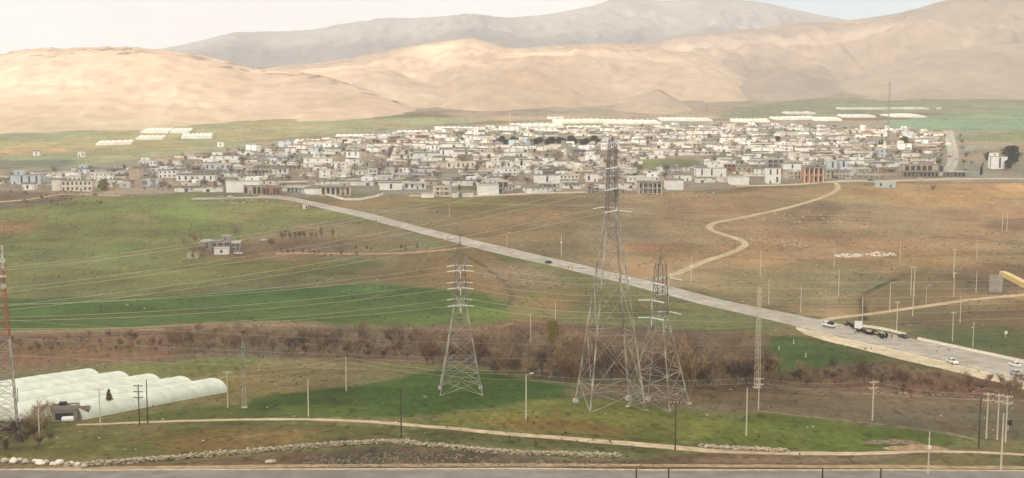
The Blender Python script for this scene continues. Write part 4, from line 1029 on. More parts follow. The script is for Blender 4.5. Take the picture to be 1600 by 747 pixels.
def house_geo(r, w, d, st, wall='white', upper=0, porch=False, yard=0, tank=False, openings=True, hgt=None, nwin=None, sidewin=True, yard_m=None, dark_front=False):
    """list of (part name, MB, material); front looks along -y, origin on the ground at the centre"""
    out = []
    h = hgt or 2.9*st; hs = h/st; m = WALLS[wall]; pd = 2.4 if porch else 0
    b = MB(); b.box(-w/2, w/2, -d/2+pd, d/2, -2.2, h-.02)
    if porch: b.box(-w/2, w/2, -d/2, -d/2+pd-.003, -2.2, .18)
    out.append(('wall', b, m))
    ro = MB(); ov = .25
    ro.box(-w/2-ov, w/2+ov, -d/2-ov, d/2+ov, h, h+.22)
    for (x0, x1, y0, y1) in ((-w/2-ov+.01, w/2+ov-.01, -d/2-ov+.01, -d/2-ov+.2), (-w/2-ov+.01, w/2+ov-.01, d/2+ov-.2, d/2+ov-.01), (-w/2-ov+.01, -w/2-ov+.2, -d/2-ov+.2, d/2+ov-.2), (w/2+ov-.2, w/2+ov-.01, -d/2-ov+.2, d/2+ov-.2)):
        ro.box(x0, x1, y0, y1, h+.22, h+.22+r.choice((.25, .5, .8)))
    out.append(('roof', ro, ROOFP if r.random() < .35 else ROOF))
    if upper:
        uw = w*upper; ud = d*r.uniform(.45, .8); ux = r.choice((-1, 1))*(w-uw)/2*.9
        u = MB(); uh = 2.7
        u.box(ux-uw/2, ux+uw/2, d/2-ud-.3, d/2-.3, h+.225, h+.2+uh); u.box(ux-uw/2-.2, ux+uw/2+.2, d/2-ud-.5, d/2-.1, h+.203+uh, h+.4+uh)
        out.append(('upper_room', u, m))
        a = MB(); a.box(ux-.7, ux+.5, d/2-ud-.36, d/2-ud-.3, h+1.0, h+2.1); out.append(('window', a, PANE))
    if porch:
        for i in range(r.choice((3, 4, 5))+1): pass
        n = max(2, int(w/3.2))
        for i in range(n+1):
            x = -w/2+.25+(w-.5)*i/n
            for k in range(st):
                c = MB(); c.box(x-.2, x+.2, -d/2+.05, -d/2+.45, .183+k*hs, hs*(k+1)-.003-(.2 if k < st-1 else 0)); out.append(('column', c, WALLS['white'] if wall != 'grey' else m))
        for k in range(1, st):
            c = MB(); c.box(-w/2, w/2, -d/2, -d/2+pd-.003, hs*k-.2, hs*k+.18); out.append(('balcony', c, m))
    if openings:
        y = -d/2+pd
        n = nwin or max(1, int(w/r.uniform(2.8, 4.2)))
        for k in range(st):
            di = r.randrange(n) if k == 0 and n > 1 else -1
            for i in range(n):
                x = -w/2+w*(i+.5)/n
                if i == di:
                    q = MB(); q.box(x-.55, x+.55, y-.04, y, .02, 2.2); out.append(('door', q, DOORM)); continue
                ww = w/n*.36 if dark_front else r.uniform(.55, .8); z = hs*k
                a = MB(); a.box(x-ww, x+ww, y-.03, y, z+(.5 if dark_front else 1.0), z+hs-.62); out.append(('window', a, PANE))
        if sidewin:
            for sx in (-1, 1):
                for k in range(st):
                    a = MB(); x = sx*w/2; yy = r.uniform(-.1, .2)*d
                    a.box(min(x, x+sx*.03), max(x, x+sx*.03), yy-.7, yy+.7, hs*k+1.0, hs*k+hs-.7); out.append(('window', a, PANE))
    if yard:
        q = MB(); yh = r.uniform(1.6, 2.4); ym = yard_m or (YARD if r.random() < .75 else YARDG)
        x0, x1 = -w/2-r.uniform(.5, 5), w/2+r.uniform(.5, 5); y0 = -d/2-yard; y1 = -d/2+.6
        gx = r.uniform(x0+2, x1-4)
        q.box(x0, gx, y0, y0+.25, -2, yh); q.box(gx+2.6, x1, y0, y0+.25, -2, yh); q.box(x0, x0+.25, y0+.252, y1, -2, yh-.02); q.box(x1-.25, x1, y0+.252, y1, -2, yh-.02)
        out.append(('yard_wall', q, ym))
        g = MB(); g.box(gx+.02, gx+2.58, y0+.08, y0+.16, -.2, yh-.15); out.append(('gate', g, DOORM))
    if tank:
        t = MB(); tx = r.uniform(-.3, .3)*w; z = h+.22
        t.box(tx-.7, tx+.7, -.6, .6, z+.35, z+.45); t.tube((tx-.9, 0, z+1.0), (tx+.9, 0, z+1.0), .55, .55, 10)
        for a in (-.6, .6): t.box(tx+a-.06, tx+a+.06, -.5, .5, z, z+.35)
        out.append(('water_tank', t, TANK))
    return out
HOUSES = []          # dict: loc, rz, geo, desc, label (or None), size
LANDMARKS = []
def base_z(p, w, d, rz):
    c, s = math.cos(rz), math.sin(rz)
    return min(float(zg(p[0]+c*x-s*y, p[1]+s*x+c*y)) for x in (-w/2, w/2) for y in (-d/2, d/2))
def hero(u, v, wpx, hpx, dm, label, short, st=1, rot=0.0, name='house', **kw):
    f = hit(u, v); k = ppm(f); w = wpx/k/max(.75, math.cos(rot)); h = max(2.6, hpx/k)
    c, s = math.cos(rot), math.sin(rot)
    p = Vector((f.x - s*dm/2*1, f.y + c*dm/2, 0)); p.z = float(zg(f.x, f.y))
    r = random.Random(int(u*7+v))
    geo = house_geo(r, w, dm, st, hgt=h, **kw)
    HOUSES.append(dict(loc=p, rz=rot, geo=geo, label=label, size=1e9, w=w, d=dm, name=name, detail=2))
    if short: LANDMARKS.append((short, p))
hero(379, 301, 50, 17, 11, 'white windowless block with a raised end at the village front', 'the white block with a raised end', 1, .05, wall='white', openings=False, upper=.4)
hero(398, 304, 34, 13, 8, 'tan brick workshop with dark openings before the white windowless block', None, 1, .05, wall='beige', nwin=5, dark_front=True)
hero(424, 305, 26, 12, 8, 'reddish brick workshop adjoining the tan one, with pale window frames', 'the reddish brick workshop', 1, .05, wall='brown', nwin=5, dark_front=True)
hero(490, 304, 30, 9, 8, 'low white shed between the brick workshops and the columned porch house', 'the low white shed by the road', 1, -.05, wall='white', openings=False)
hero(524, 306, 46, 13, 12, 'beige house with a columned dark porch above the white garden wall', 'the columned porch house', 1, .06, wall='beige', porch=True, upper=.35)
hero(611, 297, 35, 11, 9, 'long plain white building behind the garden wall', 'the long plain white building', 1, .12, wall='white', nwin=1, sidewin=False)
hero(648, 296, 34, 9, 8, 'low white building with a shaded eave, next along from the plain white one', None, 1, .05, wall='white', porch=True)
hero(668, 309, 19, 6, 5, 'tiny low white kiosk standing out in the field before the village', 'the low white kiosk', 1, .0, wall='white', openings=False, name='kiosk')
hero(763, 305, 33, 15, 10, 'white cube house with a blank front at the village edge', 'the blank white cube house', 1, .08, wall='white', openings=False)
hero(786, 303, 16, 19, 9, 'grey unfinished two-storey house against the blank white cube house', None, 2, .1, wall='grey', nwin=2, dark_front=True)
hero(551, 253, 20, 16, 9, 'tall bright white two-storey house rising above the middle of the village', 'the tall bright white house', 2, .0, wall='white', nwin=2)
hero(590, 262, 44, 9, 9, 'grey house with paired dark windows beside the tall bright white one', 'the grey house with paired windows', 1, .0, wall='grey', nwin=4)
hero(698, 244, 21, 10, 9, 'white block of a house alone above the brown rooftops', 'the white house above brown roofs', 1, .0, wall='white', nwin=2)
hero(676, 234, 20, 7, 8, 'low white house just behind the one above the brown roofs', None, 1, .0, wall='white')
hero(855, 286, 40, 12, 9, 'broad white building with a blank wall near the tall cypress', 'the broad white building', 1, .06, wall='white', nwin=1, sidewin=False, upper=.3)
hero(925, 284, 19, 11, 8, 'small white house directly behind the tallest pylon head', 'the white house behind the pylon', 1, .0, wall='white', nwin=2)
hero(927, 303, 17, 12, 8, 'grey shell of a house with black openings behind the tallest pylon', None, 2, .0, wall='grey', nwin=3, dark_front=True)
hero(968, 302, 22, 7, 8, 'low concrete shed with a black opening between the pylon and the ruined house', None, 1, .0, wall='grey', nwin=2, dark_front=True)
hero(1016, 303, 36, 17, 10, 'unfinished two-storey concrete house full of black openings at the village edge', 'the unfinished concrete house', 2, .0, wall='beige', nwin=6, dark_front=True, porch=True)
hero(1055, 297, 26, 15, 10, 'clean white cube with a plain front next to the unfinished concrete house', 'the clean white cube', 1, .08, wall='white', openings=False)
hero(1068, 283, 25, 9, 8, 'low white house right behind the clean white cube', None, 1, .0, wall='white', nwin=2)
hero(1112, 276, 46, 13, 12, 'large stepped white house beyond the grass pitch', 'the large stepped white house', 1, .05, wall='white', upper=.5, nwin=3)
hero(1156, 289, 29, 12, 9, 'plain white hall between the stepped house and the four-window house', 'the plain white hall', 1, .04, wall='white', openings=False)
hero(1209, 287, 21, 24, 8, 'white two-storey house with four dark windows', 'the four-window white house', 2, .0, wall='white', nwin=2, sidewin=False)
hero(1272, 286, 30, 23, 10, 'orange two-storey house with white columns and balcony', 'the orange house', 2, .0, wall='orange', porch=True, nwin=4)
hero(1238, 265, 28, 9, 8, 'low white building behind the four-window white house', None, 1, .0, wall='white', nwin=1)
hero(1212, 262, 25, 13, 9, 'grey two-storey house with wide dark windows above the four-window one', 'the grey wide-windowed house', 2, .0, wall='grey', nwin=3, dark_front=True)
hero(1255, 239, 19, 8, 8, 'bright white box house high on the slope behind the orange one', 'the bright white box house', 1, .0, wall='white', openings=False)
hero(1301, 264, 14, 12, 8, 'pale bluish cube house, one of a pair, nearer the orange house', 'the pale blue pair', 1, .0, wall='pale blue', nwin=1)
hero(1318, 263, 13, 12, 8, 'pale bluish cube house, one of a pair, nearer the shop arcade', None, 1, .0, wall='pale blue', nwin=1)
hero(1378, 246, 11, 12, 7, 'narrow pale bluish house like a turret by the radio mast', 'the turret-like house', 2, .0, wall='pale blue', nwin=1)
hero(1444, 270, 62, 12, 12, 'long beige arcade of shops with square bays', 'the shop arcade', 1, .0, wall='beige', nwin=7, dark_front=True, name='shop_building')
hero(1440, 277, 56, 8, 7, 'low row of dark-fronted shops in front of the long arcade', None, 1, .0, wall='grey', porch=True, nwin=9, dark_front=True, name='shop_building')
hero(1494, 277, 32, 8, 7, 'short row of dark-fronted shops at the foot of the straight street', None, 1, .0, wall='grey', porch=True, nwin=5, dark_front=True, name='shop_building')
hero(1562, 264, 23, 19, 9, 'pale white cube house with a roof box beside a dark round tree', 'the white cube house by the dark tree', 1, .0, wall='white', upper=.5, nwin=1, tank=True)
hero(1384, 293, 31, 8, 4, 'pale blue low container-like hut out on the brown slope', 'the pale blue hut', 1, .0, wall='pale blue', nwin=2, name='hut')
hero(40, 288, 44, 14, 12, 'wide bluish-white building at the western end of the village', 'the wide bluish-white building', 1, .1, wall='pale blue', upper=.3, nwin=4)
hero(43, 297, 16, 9, 8, 'small bright white house before the wide bluish-white building', None, 1, .0, wall='white', nwin=1)
hero(88, 298, 14, 17, 9, 'cream upright house at the corner of the row of dark windows', 'the cream upright house', 2, .0, wall='cream', openings=False)
hero(120, 299, 46, 16, 10, 'long cream school-like building with a row of dark windows', 'the row of dark windows', 2, .08, wall='cream', nwin=7)
hero(210, 281, 17, 17, 9, 'tall beige block standing above the western houses', 'the tall beige block', 2, .0, wall='beige', openings=False)
hero(235, 291, 26, 9, 9, 'low pale blue house right of the tall beige block among bare trees', None, 1, .0, wall='pale blue', nwin=2)
hero(305, 283, 58, 9, 9, 'very long low white building before the bare brown trees', 'the very long white building', 1, .03, wall='white', nwin=6)
hero(340, 265, 40, 8, 10, 'long pale building above the very long white one', None, 1, .0, wall='pale blue', nwin=5)
hero(437, 272, 22, 8, 8, 'white low house with dark eave above the white windowless block', None, 1, .0, wall='white', porch=True)
hero(507, 278, 16, 12, 8, 'small white tower-like house amid long white walls', 'the small white tower house', 2, .0, wall='white', nwin=1)
hero(720, 263, 44, 9, 9, 'long cream building with an orange-brown end bay', 'the long cream building', 1, .0, wall='cream', nwin=6)
hero(780, 262, 40, 8, 9, 'long low white house beside the long cream building', None, 1, .0, wall='white', nwin=4)

TOWN = smooth_poly([(-30,300),(-30,276),(120,272),(225,262),(330,240),(430,229),(520,217),(640,209),(760,201),(830,202),(900,203),(1000,198),(1120,196),(1240,196),(1330,202),(1465,205),(1476,230),(1476,262),(1470,276),(1300,280),(1165,289),(1120,288),(1050,299),(960,303),(900,296),(840,297),(780,305),(700,305),(560,304),(460,303),(350,303),(250,294),(150,300)], 1)
def inpoly(u, v, P):
    c = False
    for (ax, ay), (bx, by) in zip(P, P[1:]+P[:1]):
        if (ay > v) != (by > v) and u < (bx-ax)*(v-ay)/(by-ay)+ax: c = not c
    return c
HOLES = [[(985,268),(1092,264),(1100,247),(1060,246),(990,250)], [(1462,285),(1512,285),(1500,200),(1470,200)], [(775,226),(940,228),(940,213),(775,213)], [(455,303),(470,314),(600,300),(560,290)]]
rt = random.Random(42)
Yt = 782.0; fill = []; TREESPOTS = []
while Yt < 1490:
    step = 17.5 + (Yt-780)*0.012
    x = -0.5*Yt + rt.uniform(0, 10)
    while x < 0.5*Yt:
        X, Yq = x+rt.uniform(-2, 2), Yt+rt.uniform(-5, 5)
        z = float(zg(X, Yq)); u, v = proj(X, Yq, z)
        w = rt.uniform(7, 15) if rt.random() < .68 else rt.uniform(15, 28); d = rt.uniform(7, 11)
        x += w + rt.uniform(1.5, 7)
        if not inpoly(u, v, TOWN) or any(inpoly(u, v, h_) for h_ in HOLES): continue
        sparse = 0.33
        if u < 330: sparse = .5 if v < 262 else .2
        if any(abs(X-q['loc'].x) < (w+q['w'])/2+1.5 and abs(Yq-q['loc'].y) < (d+q['d'])/2+3 for q in HOUSES if q['label']):
            continue
        # keep the fronts of the named houses open to view
        if any(0 < q['loc'].y-Yq < 30 and abs(u-proj(*q['loc'])[0]) < (w*.5*ppm((X, Yq, z)) + q['w']*.5*ppm(q['loc'])) for q in HOUSES if q['label']):
            continue
        if rt.random() < sparse:
            TREESPOTS.append((X, Yq)); continue
        TREESPOTS.append((X+w/2+2, Yq-4)) if rt.random() < .30 else None
        wl = rt.choices(['white', 'cream', 'grey', 'beige', 'brown', 'pale blue'], [50, 22, 11, 12, 4, 5 if u > 500 else 22])[0]
        st = 2 if rt.random() < .16 else 1
        up = rt.uniform(.3, .5) if rt.random() < .28 else 0; po = rt.random() < .25; ya = rt.uniform(3, 6) if rt.random() < .68 else 0; tk_ = rt.random() < .25
        df = wl in ('grey', 'brown') and rt.random() < .6
        rz = .06+rt.uniform(-.12, .12) + (rt.choice((0, 0, 0, .5, -.45)))
        fill.append(dict(loc=Vector((X, Yq, z)), rz=rz, w=w, d=d, st=st, wall=wl, upper=up, porch=po, yard=ya, tank=tk_, dark=df, u=u, v=v, size=(w*st)/Yq))
    Yt += step
for q in fill:
    q['loc'].z = base_z(q['loc'], q['w'], q['d'], q['rz'])
fill.sort(key=lambda q: -q['size']*(1.25 if q['wall'] == 'white' else 1))
NIND = 300-len(HOUSES)-4
ind, rest = fill[:NIND], fill[NIND:]
def geo_of(q, far):
    r = random.Random(int(q['loc'].x*13+q['loc'].y*7))
    return house_geo(r, q['w'], q['d'], q['st'], q['wall'], q['upper'], q['porch'], q['yard'], q['tank'], True, None, max(1, int(q['w']/8)) if far else None, not far, None, q['dark'])
def describe(q):
    t = []
    if q['upper']: t.append('roof room')
    if q['porch']: t.append('shaded porch')
    elif q['tank']: t.append('roof tank')
    if q['yard']: t.append('walled yard')
    s = ('two-storey ' if q['st'] == 2 else '') + ('wide ' if q['w'] > 15 else 'small ' if q['w'] < 9.5 else '')
    return f"{s}{q['wall']} house" + (' with ' + ' and '.join(t[:2]) if t else '')
ORD = ['nearest', 'second nearest', 'third nearest', 'fourth nearest', 'fifth nearest', 'sixth nearest', 'seventh nearest', 'eighth nearest', 'ninth nearest', 'tenth nearest']
def label_by_landmark(items, desc, used):
    bins = {}
    for q in items:
        nm, lp = min(LANDMARKS, key=lambda l: (l[1].xy-q['loc'].xy).length)
        q['lm'] = nm; dv = q['loc']-lp
        ky = proj(*q['loc'])[1]-proj(*lp)[1]
        rel = 'behind' if dv.y > 22 and abs(dv.x) < dv.y*1.3 else 'in front of' if dv.y < -14 and abs(dv.x) < -dv.y*1.3 else ('beside' )
        q['rel'] = rel
        bins.setdefault((desc(q), rel, nm), []).append((dv.length, q))
    for (ds, rel, nm), l in bins.items():
        l.sort(key=lambda t: t[0])
        for i, (_, q) in enumerate(l):
            lab = f"{ds} {rel} {nm}" if len(l) == 1 else (f"{ds} {rel} {nm}, the {ORD[min(i, 9)]}" if rel == 'beside' else f"{ds} {rel} {nm}, {ORD[min(i, 9)]} of such")
            for cut in (' and walled yard', ' of such', ' and roof tank', ' and shaded porch', 'wide ', 'small ', 'two-storey '):
                if len(lab.split()) > 16 or lab in used:
                    if lab.replace(cut, '') not in used: lab = lab.replace(cut, '')
            used.add(lab); q['label'] = lab
label_by_landmark(ind, describe, set())
def emit_house(loc, rz, geo, label, name, detail):
    if detail >= 1:
        root = empty(name, loc, rz, label, 'shop' if name == 'shop_building' else name if name in ('hut', 'kiosk') else 'house', 'village houses' if name == 'house' else None)
        for nm, mb, m in geo: mb.build(nm, m, root)
    else:
        a = MB(); ms = []
        for nm, mb, m in geo:
            if m not in ms: ms.append(m)
            a.add(mb.v, mb.f, ms.index(m))
        o = a.build(name, ms, None, False, loc, rz); tag(o, label, 'house', 'village houses')
for q in HOUSES: emit_house(q['loc'], q['rz'], q['geo'], q['label'], q['name'], 2)
lbl = {}
for i, q in enumerate(ind):
    far = q['loc'].y > 960
    emit_house(q['loc'], q['rz'], geo_of(q, far), q['label'], 'house', 0 if far else 1)
    lbl[q['label']] = lbl.get(q['label'], 0)+1
print('LABELDUP', [k for k, n in lbl.items() if n > 1], 'fill', len(fill), 'ind', len(ind), 'rest', len(rest))
a = MB(); ms = []
for q in rest:
    M = Matrix.Translation(q['loc']) @ Matrix.Rotation(q['rz'], 4, 'Z')
    for nm, mb, m in geo_of(q, True):
        if m not in ms: ms.append(m)
        a.add([M @ Vector(p) for p in mb.v], mb.f, ms.index(m))
o = a.build('distant_houses', ms); tag(o, 'dense mass of small distant houses climbing to the back of the village', 'houses', None, 'stuff')

# garden wall, sheds, farm
def wall_line(px, h, m, lab, name='garden_wall', th=.3, posts=0):
    P_ = resample(hxy(px), 50); mb = MB(); secs = []
    t = np.gradient(P_, axis=0); t /= np.linalg.norm(t, axis=1, keepdims=True)
    for p, d in zip(P_, t):
        z = float(zg(p[0], p[1])); secs.append([(p[0]-d[1]*x, p[1]+d[0]*x, z+y) for x, y in ((-th/2, -1), (-th/2, h), (th/2, h), (th/2, -1))])
    loft(mb, secs); root = empty(name, (0, 0, 0), 0, lab, 'wall'); mb.build('wall', m, root)
    if posts:
        for i in range(posts+1):
            p = P_[int(i*49/posts)]; z = float(zg(p[0], p[1])); q = MB(); q.box(p[0]-.3, p[0]+.3, p[1]-.3, p[1]+.3, z-1, z+h+.35); q.build('pillar', m, root)
wall_line([(505,304),(520,308),(538,313),(562,313),(585,309),(598,305)], 1.5, YARD, 'low white garden wall with pillars curving before the columned porch house', posts=12)
wall_line([(598,304),(640,303),(668,303)], 1.3, YARDG, 'low pale wall continuing past the garden wall to the white kiosk')
wall_line([(1545,456),(1566,457)], 8, WALLS['grey'], 'tall grey block wall end on the brown slope by the straight track', th=1.2)
ym = mat('yellow_plaster', S(214, 186, 124), .9, .08, .4)
wall_line([(1566,431),(1585,440),(1604,450),(1680,470)], 2.4, ym, 'sloping yellow wall at the picture edge', th=3.0)

def farm():
    specs = [(343,392,30,14,9,'grey two-storey farmhouse with a roof room standing alone on the green slope',2,'grey',dict(upper=.45,nwin=3,dark_front=True)), (322,391,18,13,8,'grey unplastered farm shed against the lone farmhouse',1,'grey',dict(nwin=1)),
             (345,398,22,9,5,'small white lean-to in front of the lone farmhouse',1,'white',dict(nwin=1)), (300,404,18,9,5,'pale hut with a flat roof a little way from the lone farmhouse',1,'beige',dict(nwin=1)), (367,392,13,12,7,'dark-windowed grey farm block at the far end of the lone farmhouse',2,'grey',dict(nwin=2,dark_front=True))]
    for u, v, w, h, d, lab, st, wl, kw in specs:
        f = hit(u, v); k = ppm(f); r = random.Random(u)
        geo = house_geo(r, w/k, d, st, wl, hgt=h/k, **kw); emit_house(Vector((f.x, f.y+d/2, f.z)), .12, geo, lab, 'farm_building', 2)
farm()
for o in COL.objects:
    if o.name.startswith('farm_building') and not o.parent: o['category'] = 'farm building'; o['group'] = 'farm buildings'
for u, v, c_, lab in ((412, 377, 'white', 'white car parked by the farm trees'), (372, 398, 'white', 'white car parked at the end of the farmhouse'), (360, 309, 'white', 'white car parked before the white windowless block'), (345, 309, 'silver', 'silver car parked on the street by the white windowless block'), (475, 304, 'white', 'white car parked beside the low white shed'), (1360, 283, 'black', 'black car parked on the road near the radio mast'),
        (1438, 281, 'white', 'white car stopped before the dark-fronted shops'), (1484, 246, 'black', 'black car driving up the straight village street'), (1494, 250, 'silver', 'silver car driving up the straight village street'), (1478, 266, 'white', 'white car at the foot of the straight village street'), (1326, 281, 'white', 'white car parked between the orange house and the radio mast'), (1305, 279, 'dark', 'dark car parked between the orange house and the radio mast')):
    o = copy_tree(protos[c_]); p = hit(u, v); place(o, p+Vector((0, 0, .25)), random.uniform(-.4, .4) if u < 1470 or u > 1500 else 1.5); tag(o, lab, 'car', 'cars parked in the village')

# far greenhouses on the plain behind the village
FILM = mat('far_plastic_film', S(226, 222, 206), .5, .1, .05)
def multispan(u, v, wpx, depth, spans, lab, rot=0.0, h=3.2):
    f = hit(u, v); k = ppm(f); w = wpx/k
    root = empty('greenhouse', f, rot, lab, 'greenhouse', 'white greenhouses behind the village')
    roof = MB(); sw = w/spans; wl = MB()
    for i in range(spans):
        x0 = -w/2+sw*i; n = 10
        pr = [(x0+sw*(1-math.cos(math.pi*j/n))/2, h*.55+h*.45*math.sin(math.pi*j/n)) for j in range(n+1)]
        rows = []
        for y in np.linspace(-depth/2, depth/2, 9):
            c, s = math.cos(rot), math.sin(rot)
            rows.append([(x, y, z+float(zg(f.x+c*x-s*y, f.y+s*x+c*y))-f.z) for x, z in pr])
        vs = [p for r_ in rows for p in r_]; m_ = n+1
        roof.add(vs, [(a*m_+b, a*m_+b+1, (a+1)*m_+b+1, (a+1)*m_+b) for a in range(8) for b in range(n)])
        for r_ in (rows[0], rows[-1]):
            wl.add(r_+[(r_[-1][0], r_[-1][1], r_[-1][2]-h*.55-2), (r_[0][0], r_[0][1], r_[0][2]-h*.55-2)], [tuple(range(m_+2))])
        if i in (0, spans-1):
            b = 0 if i == 0 else n; xx = [r_[b] for r_ in rows]
            wl.add(xx+[(p[0], p[1], p[2]-h*.55-2) for p in xx], [(j, j+1, 10+j, 9+j) for j in range(8)])
    roof.build('roof', FILM, root, True); wl.build('wall', FILM, root)
G = [(1171,190,58,50,8,'broad white greenhouse west of the tallest shed on the green plain',-.15),(1240,186,66,42,8,'wide white greenhouse with a taller shed standing behind it',0),(1248,178,46,30,3,'tallest white shed of the far plain, behind the wide greenhouse',0),(1290,187,42,40,6,'white greenhouse just east of the wide one',-.1),
     (1338,183,50,34,6,'white greenhouse midway between the wide one and the radio mast',0),(1411,182,54,50,1,'single long smooth white hall on the bright green field',.03),(1378,171,140,26,14,'far row of many small white arches beyond the smooth white hall',.06),
     (838,198,84,40,9,'white greenhouse at the back of the village behind the dark grove',.02),(902,191,76,40,8,'white greenhouse beyond the one behind the dark grove',.04),(868,186,26,20,3,'small white greenhouse farthest up the slope above the dark grove',0),(985,192,90,44,10,'long white greenhouse behind the head of the tallest pylon',.05),(1070,188,80,36,9,'white greenhouse below the pale conical hill',.02),
     (920,201,70,26,7,'lower white greenhouse strip under the two behind the dark grove',0),(720,203,80,34,9,'white greenhouse under the end of the sandy spur',.12),(650,209,60,26,7,'narrow white greenhouse along the upper village edge',.12),(565,215,80,26,9,'long low white greenhouse at the top of the houses',.12),(480,223,40,20,5,'last low white greenhouse of the strip toward the nearest hill',.12),
     (246,206,42,36,6,'bright greenhouse on the terrace at the foot of the nearest hill',.1),(284,206,28,30,4,'greyish greenhouse adjoining the bright one under the nearest hill',.1),(308,215,46,46,7,'slanting white greenhouse with a stepped edge under the nearest hill',.25),(236,217,40,26,5,'pale greenhouse below the bright one under the nearest hill',.15),(180,225,52,24,6,'long pale greenhouse lowest on the green slope under the nearest hill',.2),]
for u, v, w_, d_, s_, lab, rot in G: multispan(u, v, w_, d_, s_, lab, rot)
for u, v, lab in ((58, 243, 'tiny white hut on the sandy terrace'), (128, 245, 'tiny white hut on the green slope'), (345, 229, 'tiny white hut above the western houses'), (1467, 171, 'tiny pale hut beyond the far row of small arches')):
    f = hit(u, v); geo = house_geo(random.Random(u), 6, 5, 1, 'white', hgt=4); emit_house(f, .1, geo, lab, 'hut', 2)
# ------------------------------------------------------------------ bare trees, shrubs, cypresses
def bark_mat(n, a, b): return mat(n, a, 1.0, .2, 1.2, rgb2=b, spec=.05)
TWIG = [bark_mat('brown_twigs', S(154, 134, 110), S(122, 104, 86)), bark_mat('reddish_twigs', S(148, 118, 96), S(114, 90, 74)), bark_mat('pale_twigs', S(172, 150, 116), S(132, 110, 84)), bark_mat('dark_twigs', S(106, 90, 78), S(78, 66, 58))]
BARK = bark_mat('grey_bark', S(150, 134, 112), S(104, 90, 76))
OLIVE = mat('olive_leaves', S(104, 104, 60), .9, .2, 2, rgb2=S(74, 78, 44)); DKGREEN = mat('dark_needles', S(56, 66, 44), .9, .25, 2, rgb2=S(36, 46, 32)); BUDS = mat('yellow_buds', S(150, 138, 76), .9, .2, 2)
def bare(seed, h, spread, stems, ntw, up=1.0, tw=.035):
    r = random.Random(seed); tr = MB(); cr = MB()
    ends = []
    def grow(p, d, L, rad, lev):
        n = 3 if lev < 2 else 2; q = p
        for i in range(n):
            d = (d+Vector((r.gauss(0, .13), r.gauss(0, .13), .05*up))).normalized(); e = q+d*(L/n); r1 = rad*(1-.22)
            (tr if lev < 2 else cr).tube(q, e, rad, r1, 5 if lev < 1 else 3, None, False); q = e; rad = r1
            if lev < (2 if stems > 2 else 3) and (i > 0 or lev > 0):
                for _ in range(2 if lev else 3):
                    a = r.uniform(0, 6.28); o = Vector((math.cos(a), math.sin(a), 0)); nd = (d*.75*up+o*r.uniform(.5, .95)*spread/h*1.6+Vector((0, 0, .25))).normalized()
                    grow(q, nd, L*r.uniform(.42, .62), rad*.55, lev+1)
        ends.append((q, d))
    for s in range(stems):
        a = r.uniform(0, 6.28); o = Vector((math.cos(a), math.sin(a), 0)); off = o*(0 if stems == 1 else r.uniform(.02, .10))
        grow(off+Vector((0, 0, -.3)), (Vector((0, 0, 1))+o*(.05 if stems == 1 else r.uniform(.05, .35))).normalized(), h*r.uniform(.42, .58), .022*h/stems**.4, 0)
    while len(ends) and ntw > 0:
        p, d = r.choice(ends); ntw -= 1
        nd = (d+Vector((r.gauss(0, .5), r.gauss(0, .5), r.gauss(.15*up, .35)))).normalized(); L = r.uniform(.5, 1.3)*h/8; p = p+Vector((r.gauss(0, .12), r.gauss(0, .12), r.gauss(0, .25)))*h/8
        s_ = nd.orthogonal().normalized(); a = r.uniform(0, 3.14); s_ = Matrix.Rotation(a, 3, nd) @ s_; w = tw*r.uniform(.7, 1.5)
        m_ = p+nd*L*.5+Vector((r.gauss(0, .06), r.gauss(0, .06), 0))*L
        cr.add([p-s_*w, p+s_*w, m_+s_*w*.8, m_-s_*w*.8, p+nd*L+s_*w*.2, p+nd*L-s_*w*.2], [(0, 1, 2, 3), (3, 2, 4, 5)])
    return tr, cr
VAR = [bare(1, 8.5, 4.2, 3, 460), bare(2, 7.0, 4.6, 4, 460), bare(3, 9.5, 4.0, 2, 380), bare(4, 6.0, 4.6, 5, 440), bare(5, 10.5, 4.8, 1, 460), bare(6, 4.0, 4.0, 5, 380, .8)]
VM = [(a.mesh('trunk', BARK), [b.mesh('crown', t) for t in TWIG]) for a, b in VAR]
def leafy(seed, h, rad, n, prof, leaf=.28):
    r = random.Random(seed); t = MB(); c = MB()
    t.tube((0, 0, -.3), (0, 0, h*.9), .03*h*.6, .01*h*.5, 6)
    for i in range(int(h*3)):
        z = h*(.12+.8*i/(h*3)); a = r.uniform(0, 6.28); q = prof(z/h)*rad*.8; t.tube((0, 0, z), (math.cos(a)*q, math.sin(a)*q, z+q*.4), .03, .01, 3, None, False)
    for _ in range(n):
        f = r.random()**.8; z = h*(.06+.94*f); a = r.uniform(0, 6.28); q = rad*prof(z/h)*(r.random()**.5)*(1+.25*math.sin(a*3+z*2)+.15*math.sin(a*5-z*3))
        p = Vector((math.cos(a)*q, math.sin(a)*q, z)); n1 = Vector((r.gauss(0, 1), r.gauss(0, 1), r.gauss(0, 1))).normalized(); s1 = n1.orthogonal().normalized(); s2 = n1.cross(s1); l = leaf*r.uniform(.6, 1.4)
        c.add([p-s1*l, p-s2*l*.5, p+s1*l, p+s2*l*.5], [(0, 1, 2, 3)])
    return t, c
cyp = leafy(11, 9, 1.3, 1700, lambda f: (1-f)**.6*min(1, f*6+.3)); rnd = leafy(12, 7.5, 3.2, 3200, lambda f: math.sqrt(max(0, 1-((f-.55)/.5)**2)), .3); con = leafy(13, 5.5, 1.5, 1300, lambda f: (1-f)**.75*min(1, f*5+.2), .22)
